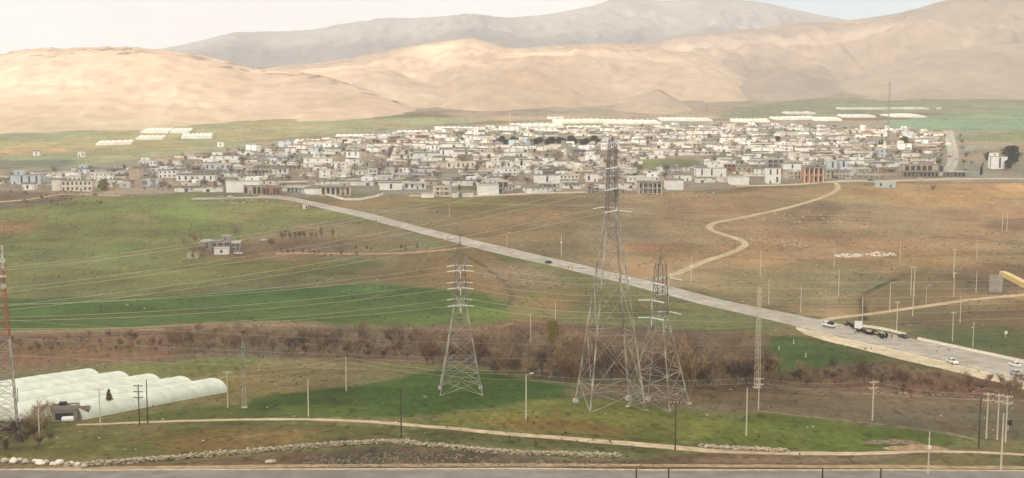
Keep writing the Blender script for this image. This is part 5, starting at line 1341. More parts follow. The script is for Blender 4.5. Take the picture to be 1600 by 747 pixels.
CYP = (cyp[0].mesh('trunk', BARK), cyp[1].mesh('crown', DKGREEN)); RND = (rnd[0].mesh('trunk', BARK), rnd[1].mesh('crown', DKGREEN)); RNO = (RND[0], rnd[1].mesh('crown', OLIVE)); CON = (con[0].mesh('trunk', BARK), con[1].mesh('crown', mat('rusty_needles', S(122, 108, 68), .9, .2, 2, rgb2=S(86, 82, 50)))); YEL = (RND[0], rnd[1].mesh('crown', BUDS))
def tree(name, pair, p, sc, rz, label, group, cat='tree'):
    root = empty(name, p, rz, label, cat, group); root.scale = (sc, sc, sc) if not hasattr(sc, '__len__') else sc
    link('trunk', pair[0], root); link('crown', pair[1], root)
    return root
rv = random.Random(99)
# --- thicket along the stream: one mass of brush, plus the trees one can tell apart
def mass(name, spots, label, mats_):
    """copies of the bare shapes joined into one mesh"""
    V = []; T = []; MI = []; off = 0
    for (X, Y, k, s, sz, mi) in spots:
        v, t = MARR[k]; an = rv.uniform(0, 6.28); c, s_ = math.cos(an), math.sin(an); z = float(zg(X, Y))
        V.append(np.stack([X+s*(v[:, 0]*c-v[:, 1]*s_), Y+s*(v[:, 0]*s_+v[:, 1]*c), z+s*sz*v[:, 2]], 1)); T.append(t+off); MI.append(np.full(len(t), mi, np.int32)); off += len(v)
    V = np.concatenate(V).astype(np.float32); T = np.concatenate(T).astype(np.int32); MI = np.concatenate(MI)
    me = bpy.data.meshes.new(name); me.vertices.add(len(V)); me.vertices.foreach_set('co', V.reshape(-1))
    me.loops.add(T.size); me.loops.foreach_set('vertex_index', T.reshape(-1)); me.polygons.add(len(T))
    me.polygons.foreach_set('loop_start', np.arange(0, T.size, 3, dtype=np.int32)); me.polygons.foreach_set('loop_total', np.full(len(T), 3, np.int32))
    for m in mats_: me.materials.append(m)
    me.polygons.foreach_set('material_index', MI); me.update(calc_edges=True)
    print('MASS', name, len(T))
    o = bpy.data.objects.new(name, me); COL.objects.link(o); return tag(o, label, 'thicket', None, 'stuff')
MARR = []
for a_, b_ in VAR:
    v_ = np.array(a_.v+b_.v, np.float32); t_ = []
    for f_, o_ in [(q, 0) for q in a_.f]+[(q, len(a_.v)) for q in b_.f]:
        for j in range(1, len(f_)-1): t_.append((f_[0]+o_, f_[j]+o_, f_[j+1]+o_))
    MARR.append((v_, np.array(t_, np.int32))); print('VAR', len(t_), len(a_.f), len(b_.f))
BELT = [((-40, 532), (240, 550), 60, .36), ((240, 530), (430, 552), 74, .56), ((430, 532), (660, 560), 110, .58), ((660, 548), (780, 572), 54, .68), ((770, 555), (905, 592), 62, .84), ((880, 566), (1060, 600), 80, .86), ((1050, 570), (1210, 604), 58, .8), ((1210, 584), (1420, 606), 76, .42), ((1400, 594), (1610, 622), 84, .38), ((780, 515), (1000, 560), 20, .5)]
sp = []
for (u0, v0), (u1, v1), n, s in BELT:
    for _ in range(n):
        t = rv.random(); u = u0+(u1-u0)*t+rv.uniform(-6, 6); v = rv.uniform(v0, v1)
        p = hit(u, v); sp.append((p.x, p.y, rv.choice((0, 1, 1, 2, 3, 3, 5)), s*rv.uniform(.7, 1.35), rv.uniform(.9, 1.1), rv.choice((0, 0, 1, 1, 2, 3))))
mass('thicket', sp, 'brown leafless thicket following the stream across the valley', TWIG)
sp = []
for _ in range(60):
    u = rv.uniform(-20, 160); v = rv.uniform(298, 322); p = hit(u, v); sp.append((p.x, p.y, rv.choice((1, 3, 5)), rv.uniform(.25, .5), 1, rv.choice((0, 1, 3))))
for _ in range(40):
    u = rv.uniform(225, 350); v = rv.uniform(284, 300); p = hit(u, v); sp.append((p.x, p.y, rv.choice((1, 3, 2)), rv.uniform(.4, .85), 1, rv.choice((0, 1, 1, 3))))
mass('thicket', sp, 'low brown brush below the western houses', TWIG)
sp = []
for _ in range(46):
    u = rv.uniform(-20, 78); v = rv.uniform(668, 706) - max(0, (u-30)*.2); p = hit(u, v); sp.append((p.x, p.y, rv.choice((1, 3, 5)), rv.uniform(.28, .55), 1, rv.choice((0, 2, 3, 3))))
mass('thicket', sp, 'tangled grey brush around the foot of the red and white tower', TWIG)
BT = [  # u, v, variant, height px, twig, label
 (205,545,4,34,3,'dark leaning bare tree alone west of the stream thicket'),(170,528,5,14,3,'small dark bare bush left alone on the field edge'),(270,548,0,40,0,'brown bare tree at the western end of the stream thicket'),(296,549,4,46,0,'taller brown bare tree beside the western thicket end'),(351,552,2,46,2,'pale-stemmed bare tree over the stubble field'),(371,551,1,34,1,'reddish bushy bare tree next to the pale-stemmed one'),
 (404,550,0,40,0,'spreading bare tree above the slim grey mast'),(455,556,1,36,3,'dark bushy bare tree above the grey stubble field'),(523,560,2,44,3,'dark upright bare tree by the stubble field pole'),(560,560,0,40,1,'reddish bare tree east of the stubble field pole'),(626,560,4,50,3,'slender dark bare tree left of the meadow pylon'),(668,566,2,52,1,'reddish bare tree just behind the meadow pylon legs'),
 (742,572,0,62,1,'reddish tall bare tree at the right shoulder of the meadow pylon'),(783,575,4,86,2,'tall pale bare tree standing right of the meadow pylon'),(800,580,2,74,0,'brown bare tree crowded against the tall pale one'),(858,592,4,98,2,'pale greenish tall tree in front of the thicket, lamp pole side'),(880,596,1,60,1,'reddish round bare tree by the dark meadow corner'),
 (1000,604,0,78,0,'brown tall bare tree between the overlapping pylons'),(1045,602,2,96,1,'reddish tall bare tree behind the shorter overlapping pylon'),(1092,606,4,102,2,'tallest pale bare tree east of the overlapping pylons'),(1082,608,3,88,2,'pale broad bare tree at the foot of the tallest pale tree'),(1118,606,1,80,0,'brown broad bare tree midway to the slim lattice mast'),(1150,606,3,64,3,'dark round bare tree just before the slim lattice mast'),(1165,604,0,58,3,'dark bare tree touching the slim lattice mast'),
 (1352,600,1,44,3,'dark bare tree above the double crossarm pole'),(1338,598,3,30,1,'reddish low tree beside the dark one over the crossarm pole'),(1412,604,1,34,1,'reddish bare tree between the crossarm pole and the gravel shoulder'),(1404,602,5,26,3,'dark squat bush beside the reddish tree near the gravel shoulder'),(1290,590,3,22,0,'brown low bush on the slope under the gravel shoulder'),(1500,610,3,26,1,'reddish bush near the cluster of poles'),(1580,618,1,34,0,'brown bush at the road bend by the picture edge'),
 (45,676,4,54,2,'pale bare tree rising before the rearmost tunnels'),(56,682,0,42,2,'pale bare tree next to the short lamp pole'),(20,690,1,46,3,'dark bare tree at the foot of the red and white tower'),(34,700,3,34,3,'dark bush nearest the stone boulders'),(72,664,2,36,2,'pale spindly tree beside the grey tunnel shed'),
 (302,404,2,24,1,'reddish thin tree by the pale farm hut'),(312,388,4,28,0,'bare tree behind the unplastered farm shed'),(318,402,0,22,1,'small bare tree between the farm hut and the farmhouse'),(292,394,2,22,1,'thin bare tree before the pale farm hut'),(372,380,2,30,0,'bare tree behind the lone farmhouse'),(424,386,5,16,3,'dark bush by the car at the farm trees'),(1458,302,0,14,3,'bush on the slope below the shop arcade')]
for u, v, k, hp, tw, lab in BT:
    p = hit(u, v); h0 = [8.5, 7, 9.5, 6, 10.5, 4][k]; sc = (1.15 if u < 760 or u > 1200 else .98)*hp/ppm(p)/(h0*1.15)
    tree('bare_tree' if k != 5 else 'bare_shrub', (VM[k][0], VM[k][1][tw]), p, (sc*1.15, sc*1.15, sc), rv.uniform(0, 6.28), lab, 'bare trees of the valley')
p = hit(171, 644); tree('conifer', CON, p, 36/ppm(p)/5.5, 0, 'small rusty conifer in front of the white tunnels', None)
p = hit(864, 546); tree('budding_tree', YEL, p, (45/ppm(p)/7.5*.5, 45/ppm(p)/7.5*.5, 45/ppm(p)/7.5), 0, 'slender pale green budding tree before the rubble slope', None)
# --- saplings of the farm orchard
k = 0
def spos(u, v, hp, ki, lab, grp):
    p = hit(u, v); h0 = [8.5, 7, 9.5, 6, 10.5, 4][ki]; sc = 1.45*hp/ppm(p)/(h0*1.15); tree('sapling', (VM[ki][0], VM[ki][1][3]), p, (sc*.6, sc*.6, sc), rv.uniform(0, 6.28), lab, grp)
row1 = [440, 447, 455, 461, 468, 474, 487, 495, 503, 519]; row2 = [441, 450, 458, 474, 485, 492, 499, 508, 517, 534, 557]
for i, u in enumerate(row1): spos(u+rv.uniform(-1, 1), 379+rv.uniform(-2, 1), rv.uniform(10, 20), rv.choice((0, 2, 4)), 'small dark bare sapling in the orchard row behind the farm lane', 'saplings behind the farm lane')
for i, u in enumerate(row2): spos(u+rv.uniform(-1, 1), 401+i*.35, rv.uniform(7, 13), rv.choice((0, 2)), 'short dark sapling in the row in front of the farm lane', 'saplings in front of the farm lane')
for u in (556, 573, 580, 627, 634, 652): spos(u, 394, rv.uniform(7, 16), rv.choice((0, 1, 3)), 'small bare bush along the farm lane near the road', 'bushes along the farm lane')
# --- village trees
used = []
VT = [(815,268,CYP,20,'tall dark cypress beside the broad white building'),(835,246,CYP,15,'dark cypress under the dark grove'),(1378,228,CYP,13,'small dark cypress beside the turret-like house'),(1374,229,CYP,11,'second small cypress touching the first by the turret-like house'),(1386,231,CYP,10,'lone cypress close to the radio mast'),(1579,258,RND,30,'big dark round tree beside the pale white cube house'),(1545,252,RND,14,'dark bush behind the pale white cube house'),(1575,264,RND,14,'low dark tree at the foot of the big dark round tree'),(1533,274,CYP,16,'dark cypress beside the straight street end'),(162,298,YEL,18,'pale yellowish tree at the end of the row of dark windows'),(718,300,CYP,12,'dark cypress near the blank white cube house'),(1413,226,RNO,13,'grey-green round tree near the radio mast'),(1215,222,RND,9,'dark small tree high in the village')]
for u, v, pr, hp, lab in VT:
    p = hit(u, v); h0 = 9 if pr is CYP else 7.5; tree('cypress' if pr is CYP else 'round_tree', pr, p, hp/ppm(p)/h0, rv.uniform(0, 6), lab, None)
grove = [(u, 226-abs(u-860)*.01+rv.uniform(-3, 1)) for u in range(778, 945, 6)]
for i, (u, v) in enumerate(grove):
    p = hit(u, v); sc = rv.uniform(.75, 1.1); pr = RND if i % 3 else (VM[1][0], VM[1][1][3]); tree('grove_tree', pr, p, (sc*1.25, sc*1.25, sc), rv.uniform(0, 6), 'dark tree in the long grove at the back of the village', 'dark grove behind the village')
for side_, us in (('houses', [1470, 1472, 1474, 1476, 1478, 1479]), ('open field', [1505, 1503, 1507, 1501, 1499, 1497])):
    for i, u in enumerate(us):
        v = 272-i*11; p = hit(u+(-3 if side_ == 'houses' else 3), v); kk = rv.choice((0, 1, 2)); sc = rv.uniform(.75, 1.0)
        tree('street_tree', (VM[kk][0], VM[kk][1][3]), p, sc, rv.uniform(0, 6), f'dark bare street tree on the {side_} side of the straight village street', f'street trees on the {side_} side')
for i in range(12):
    u = rv.uniform(1515, 1600); v = rv.uniform(236, 268); p = hit(u, v); kk = rv.choice((0, 1, 3)); tree('garden_tree', (VM[kk][0], VM[kk][1][rv.choice((0, 3))]), p, rv.uniform(.5, .9), rv.uniform(0, 6), 'bare tree on the plots beyond the straight street', 'bare trees beyond the straight street')
rv.shuffle(TREESPOTS)
spots = [t for t in TREESPOTS if not any(abs(t[0]-q['loc'].x) < q['w']/2+2 and -8 < q['loc'].y-t[1] < 22 for q in HOUSES)]
items = []
for X, Y in sorted(spots, key=lambda t: t[1])[:220]:
    kk = rv.choice((0, 1, 1, 3, 2)); tw = rv.choice((0, 1, 3, 3, 3)); items.append(dict(loc=Vector((X, Y, float(zg(X, Y)))), k=kk, tw=tw))
label_by_landmark(items, lambda q: ['brown', 'reddish', 'pale', 'dark'][q['tw']]+' bare garden tree', set())
cnt = {}
for q in items:
    cnt[q['label']] = cnt.get(q['label'], 0)+1
    tree('garden_tree', (VM[q['k']][0], VM[q['k']][1][q['tw']]), q['loc'], rv.uniform(.7, 1.15), rv.uniform(0, 6), q['label'], 'bare garden trees among the houses')
print('TREEDUP', [k for k, n in cnt.items() if n > 1])
far_sp = [(X, Y, rv.choice((1, 3)), rv.uniform(.6, 1.0), 1, rv.choice((0, 3, 3))) for X, Y in sorted(spots, key=lambda t: t[1])[220:520]]
if far_sp: mass('distant_brush', far_sp, 'grey-brown bare trees filling the gaps of the far village', TWIG)

# --- dry tufts and thistles over the fields and slopes
def tufts():
    V = []; n = 0; Fq = []; MI = []
    for i in range(4200):
        u, v = rv.uniform(-10, 1610), 305+425*rv.random()
        p = hit(u, v)
        if fbm(p.x/45, p.y/45, 2, 601) < -0.05+0.25*rv.random(): continue
        s = rv.uniform(.18, .5)*(1 if p.y < 350 else 1.7); mi = rv.choice((0, 0, 0, 2, 2, 2, 1))
        for k in range(7):
            a = rv.uniform(0, 6.28); l = rv.uniform(.3, 1)*s; h_ = rv.uniform(.5, 1.2)*s; c, q = math.cos(a), math.sin(a); w = .16*s
            V += [(p.x-q*w, p.y+c*w, p.z-.05), (p.x+q*w, p.y-c*w, p.z-.05), (p.x+c*l+q*w*.6, p.y+q*l-c*w*.6, p.z+h_), (p.x+c*l-q*w*.6, p.y+q*l+c*w*.6, p.z+h_)]
            Fq.append((n, n+1, n+2, n+3)); MI.append(mi); n += 4
    me = bpy.data.meshes.new('tufts'); me.from_pydata(V, [], Fq)
    for m in (mat('dry_tuft', S(126, 112, 70), 1, .2, 3), mat('dark_tuft', S(92, 84, 58), 1, .2, 3), mat('green_tuft', S(92, 100, 54), 1, .2, 3)): me.materials.append(m)
    me.polygons.foreach_set('material_index', MI); o = bpy.data.objects.new('tufts', me); COL.objects.link(o); tag(o, 'dry and green tufts of weeds dotted over the fields', 'weeds', None, 'stuff')
tufts()
# ------------------------------------------------------------------ stones
def rock(seed, n=2):
    bm = bmesh.new(); bmesh.ops.create_icosphere(bm, subdivisions=n, radius=1); r = random.Random(seed)
    pl = [(Vector((r.gauss(0, 1), r.gauss(0, 1), r.gauss(0, 1))).normalized(), r.uniform(.55, .95)) for _ in range(9)]
    for v in bm.verts:
        for n_, d in pl:
            k = v.co.dot(n_)
            if k > d: v.co -= n_*(k-d)
        v.co *= 1+r.uniform(-.05, .05)
    vs = np.array([v.co[:] for v in bm.verts]); fs = [tuple(v.index for v in f.verts) for f in bm.faces]; bm.free(); return vs, fs
RK = [rock(s, 1) for s in range(8)]; RK2 = [rock(s+20, 2) for s in range(6)]
STONE = mat('field_stone', S(196, 184, 160), .95, .2, 1.5, rgb2=S(150, 136, 112), bump=.3); STONED = mat('dark_rubble', S(138, 122, 100), .95, .25, 2, rgb2=S(96, 82, 66)); STONED2 = mat('bank_stone', S(170, 154, 130), .95, .2, .3, rgb2=S(132, 116, 92)); STONEW = mat('white_stone', S(216, 208, 192), .9, .2, .4)
def rubble(name, pts, m, label, cat, kind=None, flat=.7, set_=RK):
    V = []; Fq = []; off = 0
    for X, Y, z, s in pts:
        v, f = set_[rv.randrange(len(set_))]; a = rv.uniform(0, 6.28); c, s_ = math.cos(a), math.sin(a)
        V.append(np.stack([X+s*(v[:, 0]*c-v[:, 1]*s_)*1.2, Y+s*(v[:, 0]*s_+v[:, 1]*c), z+s*flat*v[:, 2]], 1)); Fq += [tuple(i+off for i in q) for q in f]; off += len(v)
    me = bpy.data.meshes.new(name); me.from_pydata(np.concatenate(V).tolist(), [], Fq); me.materials.append(m); o = bpy.data.objects.new(name, me); COL.objects.link(o); return tag(o, label, cat, None, kind)
def along(px, n, wid, size, hgt):
    L_ = resample(smooth_line(hxy(px)), 400); out_ = []
    for _ in range(n):
        p = L_[rv.randrange(400)]; X, Y = p[0]+rv.uniform(-.3, .3), p[1]+rv.uniform(-wid, wid)/2; s = size*rv.uniform(.6, 1.35); z = float(zg(X, Y))+rv.random()**1.3*hgt; out_.append((X, Y, z, s))
    return out_
rubble('stone_wall', along([(128,729),(160,726),(250,719),(340,712),(430,704),(500,698),(560,694),(620,692),(680,698),(760,707),(840,711),(900,713),(968,714)], 3000, 1.3, .22, .8), STONE, 'long dry wall of heaped pale stones beside the nearest road', 'stone wall')
rubble('stone_wall', along([(1095,699),(1130,702),(1180,704),(1230,706)], 330, 1.6, .28, .6), STONE, 'short broken stone wall behind the track end', 'stone wall')
def field_pts(poly, n, s0, s1, z=0):
    P_ = poly; us = [p[0] for p in P_]; vs = [p[1] for p in P_]; o = []
    while len(o) < n:
        u, v = rv.uniform(min(us), max(us)), rv.uniform(min(vs), max(vs))
        if inpoly(u, v, P_):
            p = hit(u, v); o.append((p.x, p.y, p.z+z, rv.uniform(s0, s1)))
    return o
rubble('rubble', field_pts([(470,731),(960,731),(1000,720),(800,716),(640,706),(480,712)], 900, .10, .34), STONED, 'dark stony rubble between the long stone wall and the nearest road', 'rubble', 'stuff')
rubble('rubble', field_pts([(755,432),(790,445),(850,446),(880,438),(850,428),(800,412),(770,405),(760,418)], 260, .2, .7), STONED2, 'pale rocks scattered down the bank below the road', 'rubble', 'stuff')
rubble('rubble', field_pts([(1297,400),(1318,396),(1350,397),(1372,393),(1402,396),(1400,399),(1375,401),(1352,400),(1325,403)], 240, .15, .75), STONEW, 'strip of white broken rubble on the brown slope', 'rubble', 'stuff')
rubble('rubble', field_pts([(300,318),(470,322),(480,316),(380,311),(300,311)], 90, .2, .7)+field_pts([(930,312),(1120,305),(1120,300),(940,303)], 90, .3, .9)+field_pts([(1160,345),(1330,350),(1300,330),(1200,330)], 60, .3, .9)+field_pts([(1170,375),(1280,392),(1280,380),(1170,368)], 40, .3, 1.0), STONE, 'pale rubble tipped along the village edge and brown slope', 'rubble', 'stuff')
lit_ = []
for _ in range(170):
    u, v = rv.uniform(0, 1600), rv.choice((rv.uniform(320, 500), rv.uniform(500, 720))); p = hit(u, v); lit_.append((p.x, p.y, p.z, rv.uniform(.1, .3)*(1 if p.y < 400 else 1.6)))
rubble('litter', lit_, STONEW, 'scattered white scraps and stones over the fields', 'litter', 'stuff', .45)
rubble('rubble', field_pts([(1290,455),(1330,462),(1325,466),(1300,466)], 14, .2, .5)+field_pts([(1480,595),(1590,614),(1570,620),(1480,608)], 45, .12, .32)+field_pts([(1360,610),(1530,618),(1530,622),(1360,615)], 40, .12, .3), STONE, 'white rubbish strewn along the brush under the road bend', 'rubble', 'stuff')
B_ = [(8,722,.8),(20,724,.95),(30,720,.6),(40,724,.75),(55,722,.55),(63,726,.9),(72,724,.7),(84,727,.65),(92,725,.95),(104,728,.7),(112,726,.6),(121,728,.8),(131,730,.7)]
side_n = ['in the tower brush end', 'farthest toward the tower']
for i, (u, v, s) in enumerate(B_):
    p = hit(u, v); vv, ff = RK2[i % 6]; me = bpy.data.meshes.new('boulder'); me.from_pydata((vv*np.array([s*1.2, s, s*.85])).tolist(), [], ff); me.materials.append(STONEW if i % 3 else STONE)
    o = link('boulder', me, None, p+Vector((0, 0, s*.35)), rv.uniform(0, 6)); tag(o, 'whitish boulder in the loose line between the tower brush and the stone wall', 'boulder', 'line of whitish boulders')
vv, ff = RK2[2]; me = bpy.data.meshes.new('boulder'); me.from_pydata((vv*np.array([1.1, .8, .55])).tolist(), [], ff); me.materials.append(STONE); o = link('boulder', me, None, hit(423, 723)+Vector((0, 0, .25)), .3); tag(o, 'single large pale boulder lying in the dark rubble', 'boulder')
# dirt mound near the track end
def mound(u, v, rx, ry, h, m, lab, name='dirt_mound'):
    c = hit(u, v); n = 44; P_ = np.zeros((n, n, 3))
    for a in range(n):
        for b in range(n):
            x, y = (a/(n-1)*2-1)*rx, (b/(n-1)*2-1)*ry; q = max(0, 1-(x/rx)**2-(y/ry)**2); X, Y = c.x+x, c.y+y
            P_[b, a] = (X, Y, float(zg(X, Y))-.25+h*q**.8*(1+.5*float(fbm(X/2.2, Y/2.2, 3, 9)))+.1*float(fbm(X/.8, Y/.8, 2, 19)))
    o = grid_mesh(name, P_, m, True); tag(o, lab, 'mound')
mound(1430, 701, 7.5, 2.0, .9, mat('fresh_earth', S(158, 134, 104), 1, .2, 1), 'bare pale dirt mound beside the roadside pole')
mound(1390, 692, 7.0, 1.4, .9, STONED, 'low grey heap of brushwood on the edge of the green meadow', 'brush_heap')
# shed with tank by the tunnels
f = hit(98, 659); r5 = random.Random(5)
emit_house(Vector((f.x, f.y+1.6, f.z)), .25, house_geo(r5, 5.2, 3.4, 1, 'grey', hgt=2.6, nwin=1, dark_front=True), 'small grey block shed at the end of the white tunnels', 'shed', 2)
f2 = hit(122, 655)
emit_house(Vector((f2.x, f2.y+1.2, f2.z)), .25, house_geo(r5, 4.0, 2.4, 1, 'brown', hgt=2.0, openings=False), 'low brown lean-to joined to the grey block shed', 'shed', 2)
for o in COL.objects:
    if o.name.startswith('shed') and not o.parent: o['category'] = 'shed'
b = MB(); b.box(-.75, .75, -.6, .6, 0, 1.15); b.box(-.8, .8, -.65, .65, 1.153, 1.22); o = b.build('tank', mat('dark_tank', S(58, 62, 70), .6, .1, 2)); o.location = Vector((f.x-.4, f.y+1.6, f.z+2.83)); o.rotation_euler = (0, 0, .25); tag(o, 'dark square tank on the roof of the grey block shed', 'tank')
g = hit(106, 660); b = MB(); b.tube((-1.1, 0, .75), (1.1, 0, .75), .62, .62, 14); b.tube((-1.25, 0, .75), (-1.1, 0, .75), .4, .62, 14); b.tube((1.1, 0, .75), (1.25, 0, .75), .62, .4, 14)
root = empty('water_cylinder', g, .2, 'white horizontal water cylinder in front of the grey shed', 'tank'); b.build('tank_body', GLASSW, root)
for x in (-.7, .7):
    q = MB(); q.box(x-.12, x+.12, -.4, .4, -.1, .2); q.build('saddle', CONC, root)
# ------------------------------------------------------------------ camera
cam = bpy.data.cameras.new('camera'); co = bpy.data.objects.new('camera', cam); COL.objects.link(co)
co.location = (0, 0, HC); co.rotation_euler = (math.pi/2-TH, 0, 0)
cam.sensor_width = 36; cam.lens = 36*F/W; cam.clip_end = 40000; cam.clip_start = 1
SC.camera = co

# ------------------------------------------------------------------ sun, sky
SUN = Vector((-0.66, -0.62, 0.44)).normalized()
SUN_STRENGTH, SKY_STRENGTH, CLOUD_GLOW, EXPO = 4.4, 0.10, 0.86, 0.46
CLOUD_MAX = 0.66
el = math.asin(SUN.z); rot = math.atan2(SUN.x, SUN.y)
sl = bpy.data.lights.new('sun', 'SUN'); sl.energy = SUN_STRENGTH; sl.angle = math.radians(0.5); sl.color = (1.0, 0.90, 0.79)
so = bpy.data.objects.new('sun', sl); COL.objects.link(so); so.location = (-200, -200, 300)
so.rotation_euler = SUN.to_track_quat('Z', 'Y').to_euler()
w = bpy.data.worlds.new('World'); SC.world = w; w.use_nodes = True
nt = w.node_tree; N = nt.nodes; L = nt.links; N.clear()
out = N.new('ShaderNodeOutputWorld'); bg = N.new('ShaderNodeBackground'); bg.inputs['Strength'].default_value = SKY_STRENGTH
sky = N.new('ShaderNodeTexSky'); sky.sky_type = 'NISHITA'; sky.sun_disc = False; sky.sun_elevation = el; sky.sun_rotation = rot
sky.air_density = 1.0; sky.dust_density = 1.5; sky.altitude = 900
tc = N.new('ShaderNodeTexCoord')
mp = N.new('ShaderNodeMapping'); mp.inputs['Scale'].default_value = (1, 1, 3.2)
no = N.new('ShaderNodeTexNoise'); no.inputs['Scale'].default_value = 3.4; no.inputs['Detail'].default_value = 6; no.inputs['Roughness'].default_value = 0.55
L.new(tc.outputs['Generated'], mp.inputs['Vector']); L.new(mp.outputs['Vector'], no.inputs['Vector'])
# a break in the cloud low over the saddle of the ridge
gd = Vector((azim(1385, 10), 1, slope(10)))
gd.normalize()
sub = N.new('ShaderNodeVectorMath'); sub.operation = 'SUBTRACT'; sub.inputs[1].default_value = gd
scl = N.new('ShaderNodeVectorMath'); scl.operation = 'MULTIPLY'; scl.inputs[1].default_value = (1/0.20, 1/0.20, 1/0.045)
ln = N.new('ShaderNodeVectorMath'); ln.operation = 'LENGTH'
L.new(tc.outputs['Generated'], sub.inputs[0]); L.new(sub.outputs[0], scl.inputs[0]); L.new(scl.outputs[0], ln.inputs[0])
ad = N.new('ShaderNodeMath'); ad.operation = 'ADD'; L.new(ln.outputs['Value'], ad.inputs[0])
n2 = N.new('ShaderNodeMath'); n2.operation = 'MULTIPLY_ADD'; n2.inputs[1].default_value = 1.6; n2.inputs[2].default_value = -0.8
L.new(no.outputs['Fac'], n2.inputs[0]); L.new(n2.outputs[0], ad.inputs[1])
gap = N.new('ShaderNodeMapRange'); gap.interpolation_type = 'SMOOTHSTEP'; gap.inputs['From Min'].default_value = 0.45; gap.inputs['From Max'].default_value = 1.35
gap.inputs['To Min'].default_value = 0.0; gap.inputs['To Max'].default_value = 1.0
L.new(ad.outputs[0], gap.inputs['Value'])
cr = N.new('ShaderNodeMix'); cr.data_type = 'RGBA'
cg = CLOUD_GLOW/SKY_STRENGTH
cr.inputs['A'].default_value = (0.78*cg, 0.79*cg, 0.80*cg, 1); cr.inputs['B'].default_value = (0.99*cg, 0.98*cg, 0.955*cg, 1)
mr = N.new('ShaderNodeMapRange'); mr.inputs['From Min'].default_value = 0.30; mr.inputs['From Max'].default_value = 0.56
L.new(no.outputs['Fac'], mr.inputs['Value']); L.new(mr.outputs['Result'], cr.inputs['Factor'])
mx = N.new('ShaderNodeMix'); mx.data_type = 'RGBA'
L.new(gap.outputs['Result'], mx.inputs['Factor']); L.new(sky.outputs['Color'], mx.inputs['A']); L.new(cr.outputs['Result'], mx.inputs['B'])
L.new(mx.outputs['Result'], bg.inputs['Color']); L.new(bg.outputs[0], out.inputs['Surface'])

# ------------------------------------------------------------------ unseen cloud deck: gaps shaped to let the sun onto parts of the hills
ZD = 1500.0
def lit(X, Y):
    """openings of the deck, over ground points"""
    q = np.zeros(X.shape)
    def el_(cx, cy, rx, ry, rot=0.0, k=1.0):
        nonlocal q
        c, s = math.cos(rot), math.sin(rot)
        dx, dy = X-cx, Y-cy
        r = np.sqrt(((dx*c+dy*s)/rx)**2 + ((-dx*s+dy*c)/ry)**2) + 0.35*fbm(X/300, Y/300, 3, 401)
        q = np.maximum(q, k*sstep(1.15, 0.75, r))
    el_(-1150, 1780, 700, 520, 0.2)          # nearest hill
    el_(-380, 2420, 200, 220, 0.0)            # spur
    el_(110, 2760, 400, 250, 0.15)            # middle hill
    el_(900, 3600, 640, 200, 0.25, .85)       # upper slope of the tall mountain
    el_(1700, 3400, 200, 200, 0, .5)
    q = np.maximum(q, 0.66*sstep(740, 840, Y)*sstep(1650, 1400, Y))   # deck thinned here to brighten the village fronts
    return q
nx, ny = 150, 150
gx = np.linspace(-7500, 4200, nx); gy = np.linspace(-5200, 4200, ny)
GX, GY = np.meshgrid(gx, gy)
sx, sy = -SUN.x/SUN.z*(ZD-150), -SUN.y/SUN.z*(ZD-150)
dens = 1-lit(GX+sx, GY+sy)
edge = sstep(0, 700, np.minimum(np.minimum(GX-gx[0], gx[-1]-GX), np.minimum(GY-gy[0], gy[-1]-GY)))
dens = np.clip(dens*edge*(0.92+0.16*fbm(GX/500, GY/500, 3, 431)), 0, 1)
th = 30+130*dens*(1+0.5*fbm(GX/350, GY/350, 3, 441))
lo = ZD-40*fbm(GX/420, GY/420, 3, 451); hi = lo+th
P = np.stack([np.concatenate([GX, GX[::-1], GX[:1]]), np.concatenate([GY, GY[::-1], GY[:1]]), np.concatenate([lo, hi[::-1], lo[:1]])], -1)
dc_ = np.concatenate([dens, dens[::-1], dens[:1]])
cm = bpy.data.materials.new('cloud'); cm.use_nodes = True
nt = cm.node_tree; N = nt.nodes; L = nt.links; N.clear()
o_ = N.new('ShaderNodeOutputMaterial'); at = N.new('ShaderNodeAttribute'); at.attribute_name = 'tint'
tr = N.new('ShaderNodeBsdfTransparent'); tl = N.new('ShaderNodeBsdfTranslucent'); df = N.new('ShaderNodeBsdfDiffuse')
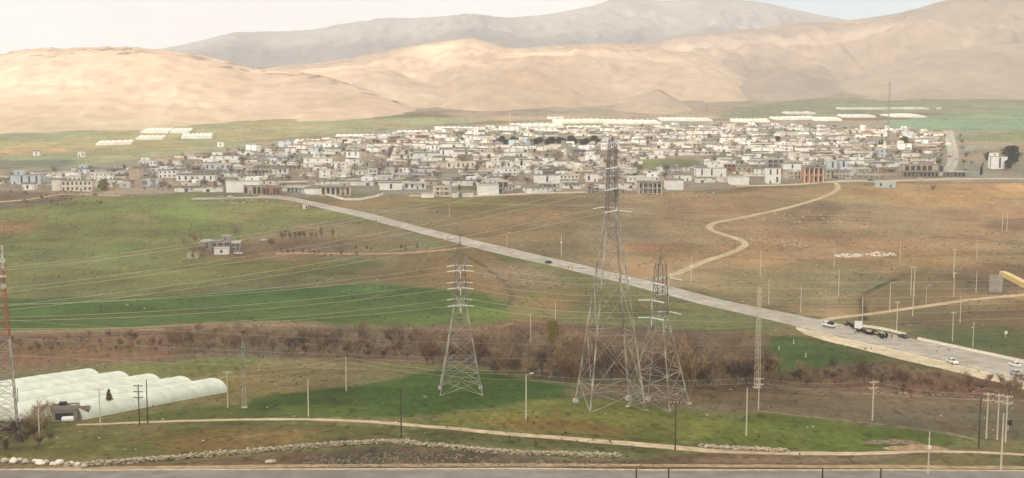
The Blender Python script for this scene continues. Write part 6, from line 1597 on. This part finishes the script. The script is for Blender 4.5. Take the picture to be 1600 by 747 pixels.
tl.inputs['Color'].default_value = (0.97, 0.97, 0.97, 1); df.inputs['Color'].default_value = (0.95, 0.95, 0.95, 1)
m1 = N.new('ShaderNodeMixShader'); m1.inputs['Fac'].default_value = 0.25; L.new(tl.outputs[0], m1.inputs[1]); L.new(df.outputs[0], m1.inputs[2])
m2 = N.new('ShaderNodeMixShader'); sc_ = N.new('ShaderNodeMath'); sc_.operation = 'MULTIPLY'; sc_.inputs[1].default_value = CLOUD_MAX
L.new(at.outputs['Fac'], sc_.inputs[0]); L.new(sc_.outputs[0], m2.inputs['Fac']); L.new(tr.outputs[0], m2.inputs[1]); L.new(m1.outputs[0], m2.inputs[2])
L.new(m2.outputs[0], o_.inputs['Surface'])
cl = grid_mesh('clouds', P, cm, True, np.repeat(dc_[..., None], 3, -1))
tag(cl, 'unseen high cloud layer with gaps shaped to sun the hills and village', 'cloud', None, 'structure')

# ------------------------------------------------------------------ haze
HAZE = 1.35e-4
hb = MB(); hb.box(-9000, 9000, -400, 7900, -40, 1000)
hm = bpy.data.materials.new('haze'); hm.use_nodes = True
nt = hm.node_tree; N = nt.nodes; L = nt.links; N.clear()
o_ = N.new('ShaderNodeOutputMaterial'); pv = N.new('ShaderNodeVolumePrincipled')
pv.inputs['Color'].default_value = (0.97, 0.965, 0.96, 1); pv.inputs['Density'].default_value = HAZE; pv.inputs['Anisotropy'].default_value = 0.15
L.new(pv.outputs[0], o_.inputs['Volume'])
hz = hb.build('haze', hm); tag(hz, 'thin pale haze filling the valley air', 'haze', None, 'stuff')
hz.display_type = 'WIRE'

SC.view_settings.view_transform = 'Standard'; SC.view_settings.look = 'None'; SC.view_settings.gamma = 1; SC.view_settings.use_curve_mapping = False
SC.view_settings.exposure = EXPO
SC.render.engine = 'CYCLES'
cy = SC.cycles
cy.use_denoising = True; cy.max_bounces = 5; cy.diffuse_bounces = 3; cy.glossy_bounces = 2; cy.transmission_bounces = 4; cy.transparent_max_bounces = 24; cy.volume_bounces = 1
cy.sample_clamp_indirect = 4
